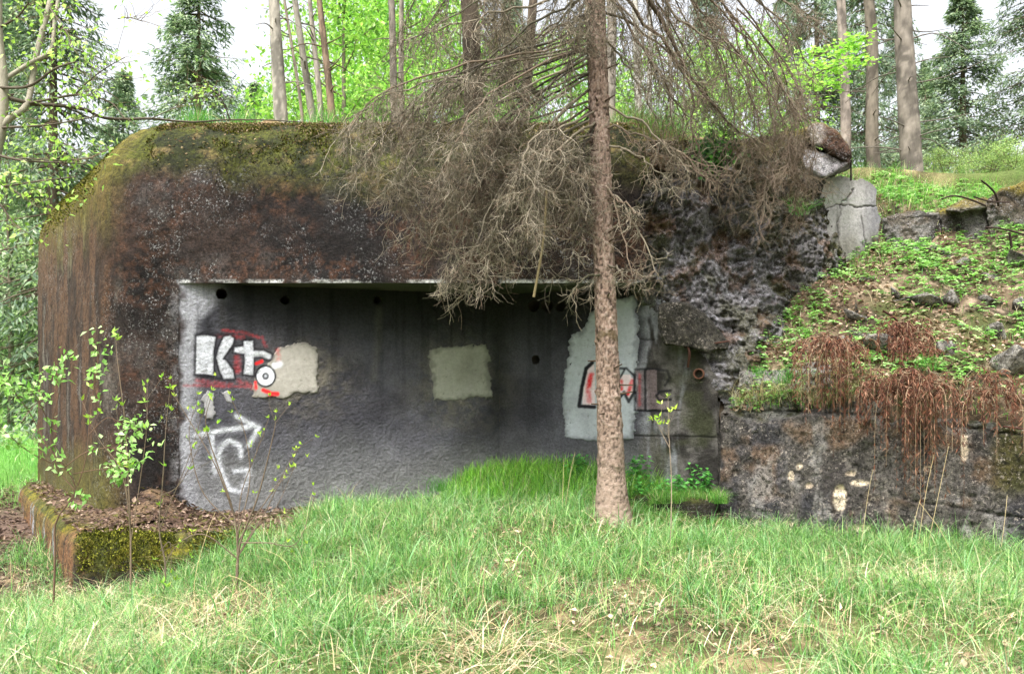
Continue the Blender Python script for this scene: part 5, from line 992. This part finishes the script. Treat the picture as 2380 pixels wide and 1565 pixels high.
# saplings and shrubs in front
def sapling(name, base, stems, leafpal, lsize, nleaf, label, cat, barkc, bud=False, r0=.009):
    b = P(*base); b[2] = zg1(b[0], b[1]) - .03; e = thing(name, tuple(b), label, cat); cl = []
    for pts in stems:
        g = Geo(); pw = [P(*p) for p in pts]
        if pts[0][1] >= base[1] - 30: pw[0] = b
        L = tube1(g, pw, r0 if pts[0][1] >= base[1] - 30 else r0 * .5, .0016, barkc, 20, 5); nt_ = 4 if bud else 7
        B, T = along(L[None], rng.uniform(.35, .98, (1, nt_))); tw = walk(B[0], T[0] * .9 + nrm(rng.normal(size=(nt_, 3))) * .6 + [0, 0, .15], rng.uniform(.06, .24, nt_), 5, .16, -.04)
        V, q = tubes(tw, np.linspace(.0018, .0010, 5)[None].repeat(nt_, 0), 3); g.add(V, q, barkc); g.build('stem', M_TWIG, e); tips = np.vstack([tw[:, -1], L[-1:]])
        cl.append(tips if bud else np.vstack([tw[:, 2:].reshape(-1, 3), L[-4:]]))
    cl = np.vstack(cl)
    if bud:
        k = 4; C = np.repeat(cl, k, 0); n = len(C); D = rng.normal(0, .6, (n, 3)) + [0, 0, .8]; V, f = leaf_cards(C, D, rng.normal(0, 1, (n, 3)), lsize * rng.uniform(.6, 1.2, n), lsize * rng.uniform(.25, .45, n)); c = np.repeat(tree_colors(n, leafpal), 4, 0)
    else:
        C = cl[rng.integers(0, len(cl), nleaf)] + rng.normal(0, .035, (nleaf, 3)); V, f, c = leaf_set(C, lsize, leafpal)
    mk('leaves', V, f, M_LEAF, e, smooth=False, col=c); return e
BB = lin(104, 82, 68)
sapling('birch_sapling', (122, 1395, 6.3), [[(122, 1395, 6.3), (128, 1290, 6.3), (130, 1210, 6.3), (175, 1140, 6.3), (150, 1085, 6.25), (110, 1040, 6.2), (60, 1000, 6.2)], [(175, 1140, 6.3), (130, 1080, 6.3), (120, 1000, 6.3), (140, 900, 6.3), (150, 860, 6.3)], [(180, 1130, 6.3), (200, 1060, 6.3), (210, 960, 6.3), (225, 860, 6.3), (230, 800, 6.3)], [(130, 1080, 6.3), (70, 1050, 6.2), (20, 1010, 6.1), (-30, 960, 6.1)], [(205, 1010, 6.3), (250, 970, 6.35), (290, 990, 6.4), (320, 1000, 6.4)], [(150, 1085, 6.25), (200, 1050, 6.2), (260, 1040, 6.2), (300, 1060, 6.2)], [(110, 1040, 6.2), (70, 960, 6.2), (40, 920, 6.1), (5, 880, 6.1)], [(170, 1100, 6.3), (240, 1090, 6.3), (290, 1110, 6.3)], [(120, 1000, 6.3), (90, 930, 6.2), (70, 900, 6.2)]],
        [lin(150, 194, 104), lin(172, 206, 130), lin(128, 176, 86), lin(190, 216, 156)], .052, 620, 'leafy young birch sapling with fresh green leaves in front of the plinth', 'sapling', BB)
sapling('budding_shrub', (548, 1400, 6.5), [[(548, 1400, 6.5), (552, 1290, 6.5), (540, 1180, 6.5), (480, 1000, 6.5), (490, 920, 6.5)], [(548, 1400, 6.5), (556, 1270, 6.5), (600, 1150, 6.45), (635, 1010, 6.4), (640, 975, 6.4)], [(554, 1290, 6.5), (610, 1200, 6.5), (650, 1120, 6.5), (675, 1085, 6.5)], [(552, 1290, 6.5), (590, 1230, 6.6), (640, 1180, 6.6), (686, 1080, 6.6)], [(545, 1200, 6.5), (500, 1080, 6.4), (430, 960, 6.4), (405, 920, 6.4)], [(550, 1250, 6.5), (580, 1120, 6.5), (570, 1010, 6.5), (540, 930, 6.5)], [(552, 1280, 6.5), (560, 1150, 6.6), (600, 1040, 6.6), (625, 970, 6.6)], [(556, 1300, 6.5), (470, 1240, 6.4), (400, 1280, 6.4), (360, 1390, 6.4)], [(556, 1260, 6.5), (620, 1260, 6.4), (690, 1260, 6.4), (732, 1150, 6.4)], [(545, 1220, 6.5), (470, 1140, 6.5), (440, 1020, 6.5), (450, 950, 6.5)], [(550, 1260, 6.5), (640, 1130, 6.6), (690, 1040, 6.6)]],
        [lin(176, 206, 72), lin(196, 218, 96), lin(150, 190, 64)], .036, 0, 'leafless shrub with yellow-green opening buds before the graffiti', 'shrub', lin(108, 94, 80), True, .011)
sapling('budding_shrub', (303, 1385, 6.6), [[(303, 1385, 6.6), (304, 1270, 6.6), (300, 1150, 6.6), (290, 980, 6.6), (272, 830, 6.6), (270, 790, 6.6)], [(304, 1260, 6.6), (325, 1120, 6.6), (340, 1000, 6.6), (342, 890, 6.6)], [(302, 1200, 6.6), (280, 1090, 6.6), (230, 1020, 6.6), (190, 930, 6.6)], [(304, 1250, 6.6), (290, 1100, 6.55), (270, 950, 6.5)]], [lin(176, 206, 72), lin(150, 196, 80), lin(190, 220, 110)], .055, 0, 'thin upright budding stem against the plinth\'s mossy front', 'shrub', lin(120, 104, 88), True)
sapling('budding_shrub', (372, 1400, 6.45), [[(372, 1400, 6.45), (385, 1320, 6.45), (370, 1230, 6.45), (378, 1120, 6.45), (385, 1000, 6.45), (395, 900, 6.45)], [(370, 1230, 6.45), (395, 1170, 6.45), (440, 1060, 6.45), (470, 960, 6.45)], [(376, 1150, 6.45), (420, 1120, 6.4), (480, 1000, 6.4)], [(372, 1280, 6.45), (395, 1260, 6.45), (398, 1330, 6.45)]], [lin(176, 206, 72), lin(150, 196, 80)], .05, 0, 'forked budding stem just right of the thin upright stem at the plinth', 'shrub', lin(104, 92, 78), True)
sapling('budding_shrub', (1556, 1360, 7.2), [[(1556, 1360, 7.2), (1558, 1250, 7.2), (1560, 1120, 7.2), (1554, 1010, 7.2), (1552, 920, 7.2)], [(1556, 1040, 7.2), (1540, 1010, 7.2), (1530, 985, 7.2)]], [lin(190, 214, 84), lin(210, 226, 110), lin(164, 200, 72)], .05, 0, 'single thin wand with pale buds standing right of the spruce trunk', 'sapling', lin(150, 134, 116), True, .007)

# nettles
def nettle(u, v, Y, n, h, label):
    b = P(u, v, Y); e = thing('nettle_clump', tuple(b), label, 'plant', 'nettles under the return wall'); g = Geo(); C, D, S = [], [], []
    for k in range(n):
        s0 = b + [rng.normal(0, .07), rng.normal(0, .05), -.08]; top = s0 + [rng.normal(0, .05), rng.normal(0, .04), h * rng.uniform(.7, 1.1) + .08]; L = tube1(g, [s0, (s0 + top) / 2 + rng.normal(0, .01, 3), top], .004, .002, lin(96, 130, 66), 8, 4)
        for q in range(2, 8):
            a = q * 1.57 + rng.normal(0, .2)
            for sgn in (0, np.pi): C.append(L[q]); D.append([math.cos(a + sgn), math.sin(a + sgn), -.25]); S.append(.085 * (1.15 - .06 * q))
    g.build('stem', M_LEAF, e); C, D, S = np.array(C), np.array(D), np.array(S); V, f = leaf_cards(C, D, rng.normal(0, .2, C.shape) + [0, -.2, 1], S * rng.uniform(.8, 1.2, len(S)), S * .6); mk('leaves', V, f, M_LEAF, e, smooth=False, col=np.repeat(tree_colors(len(C), [lin(84, 150, 66), lin(104, 170, 82), lin(66, 126, 56)]), 4, 0))
for a in ((1335, 1092, 9.3, 7, .17, 'nettle clump at the wall foot left of the spruce trunk'), (1475, 1120, 9.0, 8, .30, 'dark green nettle clump just right of the spruce trunk'), (1575, 1150, 8.8, 12, .20, 'wide low nettle clump on top of the mossy block'), (1640, 1150, 8.75, 8, .30, 'tall nettle clump against the end of the retaining wall'), (1520, 1155, 8.75, 8, .16, 'small nettle clump between trunk and wide low clump')): nettle(*a)
x, y = field(9000, (1.1, 2.15), (8.3, 9.05), lambda x, y: y < y_limit(x)); zz = np.maximum(zground(x, y), PZ(1160, 8.7) * ss(1.25, 1.4, x) * ((y > 8.45))); sward('grass', x, y, zz, rng.uniform(.06, .2, len(x)), rng.uniform(.003, .006, len(x)), [lin(76, 126, 50), lin(98, 148, 62), lin(118, 164, 70)], rng.gamma(2.5, .3, len(x)), dry=.07, label='rough green tussocks over the mossy block by the wall')

# dead fern clumps hanging off the ledge
def fern(u, v, Y, n, l, label):
    b = P(u, v, Y); e = thing('dead_fern', tuple(b), label, 'fern', 'dead ferns on the ledge'); az = rng.normal(-1.57, .75, n); pal = [lin(104, 64, 50), lin(122, 80, 62), lin(72, 46, 38), lin(142, 108, 88)]
    n = int(n * 1.5); az = rng.normal(-1.75, .8, n); Bp = b + rng.normal(0, 1, (n, 3)) * [.10, .06, .05]; t = np.linspace(0, 1, 9); L = l * rng.uniform(.35, 1.1, n); L[::5] *= 1.25
    out = (.34 * np.sin(np.minimum(t * 2.2, 1.57)))[None] * rng.uniform(.3, 1.1, (n, 1)); dz = (.10 * np.sin(t * 2.6))[None] * rng.uniform(.2, 1.2, (n, 1)) - (t ** 2.0)[None] * L[:, None]
    W = np.stack([Bp[:, :1] + np.cos(az)[:, None] * out, Bp[:, 1:2] + np.sin(az)[:, None] * out, Bp[:, 2:] + dz], -1); g = Geo(); V, q = tubes(W, np.linspace(.0032, .0012, 9)[None].repeat(n, 0), 3); g.add(V, q, np.repeat(tree_colors(n, [lin(128, 96, 76), lin(168, 148, 120), lin(92, 68, 54)]), 27, 0)); g.build('stalks', M_DRY, e)
    C, T = along(W, np.tile(np.linspace(.06, .98, 40), (n, 1)) + rng.normal(0, .01, (n, 40))); C, T = C.reshape(-1, 3), T.reshape(-1, 3); k = len(C); D = nrm(rng.normal(0, 1, (k, 3))) * .7 + T * .5 + [0, 0, -.5]; V, f = leaf_cards(C, D, rng.normal(0, 1, (k, 3)), rng.uniform(.025, .085, k), rng.uniform(.005, .014, k)); mk('fronds', V, f, M_DRY, e, smooth=False, col=np.repeat(tree_colors(k, pal), 4, 0))
for a in ((1935, 800, 8.4, 46, .85, 'red-brown dead fern hanging over the split concrete chunks'), (2085, 765, 8.85, 40, .5, 'dead fern curled around the bent iron bar on the bank'), (2040, 895, 8.1, 18, .4, 'small dead fern at the ledge lip between larger ones'), (2120, 880, 7.95, 46, .95, 'longest dead fern trailing down the retaining wall face'), (2185, 905, 7.85, 12, .5, 'dead fern beside the longest one, trailing onto bare concrete'), (2300, 890, 7.7, 18, .5, 'dead fern at the mossy end of the retaining wall'), (2115, 800, 8.7, 20, .4, 'dead fern patch just below the bent iron bar')): fern(*a)
def tussock(u, v, Y, n, h, label):
    b = P(u, v, Y); x = b[0] + rng.normal(0, .06, n); y = b[1] + rng.normal(0, .04, n); V, t, m = blades(np.c_[x, y, np.full(n, b[2])], h * rng.uniform(.5, 1.2, n), .005, rng.gamma(3, .45, n), rng.uniform(3.4, 6.0, n), 5); mk('grass_tussock', V, t, M_GRASS, col=np.repeat(tree_colors(n, [lin(76, 140, 62), lin(98, 160, 72), lin(120, 176, 96)]), m, 0), label=label, cat='grass', group='tussocks on the ledge', loc=tuple(b))
for a in ((1825, 890, 8.5, 90, .30, 'fresh green grass tussock drooping over the ledge joint'), (1760, 870, 8.75, 50, .2, 'short green tussock beside the concrete chunk on the ledge'), (2150, 860, 8.3, 60, .25, 'green tussock between the hanging dead ferns'), (1850, 500, 10.3, 70, .3, 'grass tussock growing beside the pale cracked panel'), (1020, 1140, 9.2, 90, .32, 'dark sedge tuft at the left end of the mound')): tussock(*a)
# unseen trees, standing for more wood, added behind the camera to shade the recess
for key, x, y, sc in (('dark', -13, -5, 1.0), ('dark', -9, -9, 1.05), ('bright', -5, -8.5, 1.3), ('dark', -2, -11, 1.1), ('dark', 2.5, -9.5, 1.0), ('bright', 6.5, -8, 1.35), ('dark', 10, -6.5, 1.05), ('dark', 13.5, -2, 1.0), ('bright', 12, 3, 1.1), ('dark', -15.5, 1, 1.0), ('bright', -12.5, 5.5, 1.2), ('dark', 15, 8, .9)):
    e = thing('spruce_tree' if key == 'dark' else 'leafy_tree', (x, y, -.12), 'tree of the wood facing the bunker across the grassy clearing', 'tree', 'trees across the clearing'); e.scale = (sc, sc, sc); e.rotation_euler = (0, 0, rng.uniform(0, 6))
    for o in TEMPLATE[key]: c = o.copy(); COL.objects.link(c); c.parent = e


for pts, r in (([(1085, 1462, 5.3), (1110, 1452, 5.35), (1150, 1455, 5.4), (1210, 1450, 5.45)], .006), ([(1720, 1420, 5.9), (1745, 1400, 5.95), (1760, 1380, 6.0)], .004), ([(20, 1500, 5.2), (70, 1530, 5.1), (130, 1570, 5.0)], .009), ([(2010, 1470, 5.4), (2060, 1440, 5.5), (2090, 1430, 5.6)], .005)):
    g = Geo(); pw = []
    for q in pts: p = P(*q); p[2] = zg1(p[0], p[1]) + .035; pw.append(p)
    tube1(g, pw, r, r * .5, lin(70, 56, 46), 12, 5); g.build('fallen_stick', M_TWIG, label='dark fallen stick lying in the foreground grass', cat='stick', group='sticks in the grass', loc=tuple(pw[0]))

iv = thing('ivy_patch', P_(1650, 345, 9.55), 'small dark green ivy patch trailing over the broken roof edge', 'ivy'); n = 520
C = np.c_[PX(rng.normal(1652, 26, n), 9.5), rng.uniform(9.25, 9.7, n), PZ(rng.normal(352, 20, n), 9.5)]; D = rng.normal(0, .6, (n, 3)) + [0, -.2, -.8]
V, f = leaf_cards(C, D, rng.normal(0, .4, (n, 3)) + [0, -1, .3], rng.uniform(.03, .07, n), rng.uniform(.03, .06, n)); mk('leaves', V, f, M_LEAF, iv, smooth=False, col=np.repeat(tree_colors(n, [lin(56, 104, 40), lin(84, 140, 56), lin(42, 80, 34)]), 4, 0))
g = Geo(); St = walk(C[:14] + [0, .03, .1], np.tile([0, 0, -1.], (14, 1)), rng.uniform(.15, .4, 14), 6, .3, .1); V, q = tubes(St, np.full((14, 6), .003), 3); g.add(V, q, lin(80, 62, 48)); g.build('stems', M_TWIG, iv)
n = 900; x = PX(rng.uniform(1425, 1830, n), 9.75); y = rng.uniform(9.55, 10.0, n) + .5 * ss(1.6, 3, x); zt_ = roof_z(x, y) + .02
V, t, m = blades(np.c_[x, y, zt_], rng.uniform(.12, .4, n), .004, rng.gamma(3, .6, n), rng.uniform(3.6, 5.8, n), 6); mk('hanging_dry_grass', V, t, M_DRY, col=np.repeat(tree_colors(n, STR[2:] + [lin(120, 104, 80), lin(100, 120, 60)]), m, 0), kind='stuff', label='dry grass drooping over the broken roof edge', cat='grass')

# grass beyond the flank, straw and grass hanging off the ledge, rubble on the bank
x, y = field(16000, (-13, -6.2), (11.5, 21), lambda x, y: (x > -.63 * y - .3) & (x < -.535 * y - .1)); sward('grass', x, y, zground(x, y), rng.uniform(.12, .35, len(x)), rng.uniform(.006, .012, len(x)), [lin(120, 176, 84), lin(148, 196, 110), lin(96, 150, 68)], rng.gamma(2.5, .3, len(x)), dry=.05, label='bright meadow grass past the bunker flank')
n = 1500; x = rng.uniform(2.3, 5.3, n); k = fbm(p3(x, x * 0, 0), 2.6, 3, 431) + rng.normal(0, .05, n) > .52; x = x[k]; n = len(x); y = wall_y(x) + rng.uniform(.0, .22, n); zz = wall_top(x) - .10 + .5 * fbm(p3(x, x * 0, 3), 1.7, 3, 433) + rng.uniform(-.06, .08, n)
V, t, m = blades(np.c_[x, y, zz], rng.uniform(.12, .42, n), .0045, rng.gamma(4, .45, n), rng.uniform(3.5, 5.6, n), 6); mk('hanging_dry_grass', V, t, M_DRY, col=np.repeat(tree_colors(n, STR + [lin(110, 84, 64), lin(104, 140, 66)]), m, 0), kind='stuff', label='pale dry grass drooping over the retaining wall top', cat='grass')
rub = []
for k in range(5):
    q = np.random.default_rng(440 + k); pts = q.normal(0, 1, (11, 3)) * [.10, .09, .06]; V, f = hullblock([tuple(p) for p in pts], 441 + k, .02); rub.append((V, f))
rm = []
for k, (V, f) in enumerate(rub):
    c = mixc(np.tile(lin(132, 128, 120), (len(V), 1)), lin(70, 66, 58), ss(.4, .6, fbm(V, 9, 4, 450 + k))); o = mk('rubble_stone', V, f, M_ROCK, smooth=False, col=np.c_[c, np.full(len(V), .6)]); rm.append(o)
spots = [(2060, 590), (2110, 600), (2150, 575), (2190, 585), (2240, 600), (2100, 560), (2300, 620), (2350, 600), (2010, 640), (2210, 680), (2080, 690), (1990, 720), (2320, 740), (2360, 860), (2200, 840), (1960, 790), (1840, 800), (1880, 800), (2040, 800), (2370, 700), (2140, 720), (1790, 790), (2290, 690), (2020, 760)]
for k, (u, v) in enumerate(spots):
    Y = float(np.interp(v, [560, 640, 760, 900], [11.0, 10.2, 9.1, 8.4])) - (.3 if u > 2200 else 0); x = PX(u, Y); z = float(bank_z(np.array([[x]]), np.array([[Y]]))[0, 0]); o = rm[k % 5] if k < 5 else rm[k % 5].copy()
    if k >= 5: COL.objects.link(o)
    o.location = (x, Y, z + .01); o.rotation_euler = (rng.uniform(-.4, .4), rng.uniform(-.4, .4), rng.uniform(0, 6.3)); sc = rng.uniform(.6, 1.7); o.scale = (sc, sc, sc); tag(o, 'angular grey lump of concrete rubble half sunk in the weedy bank', 'rubble', 'rubble on the bank')
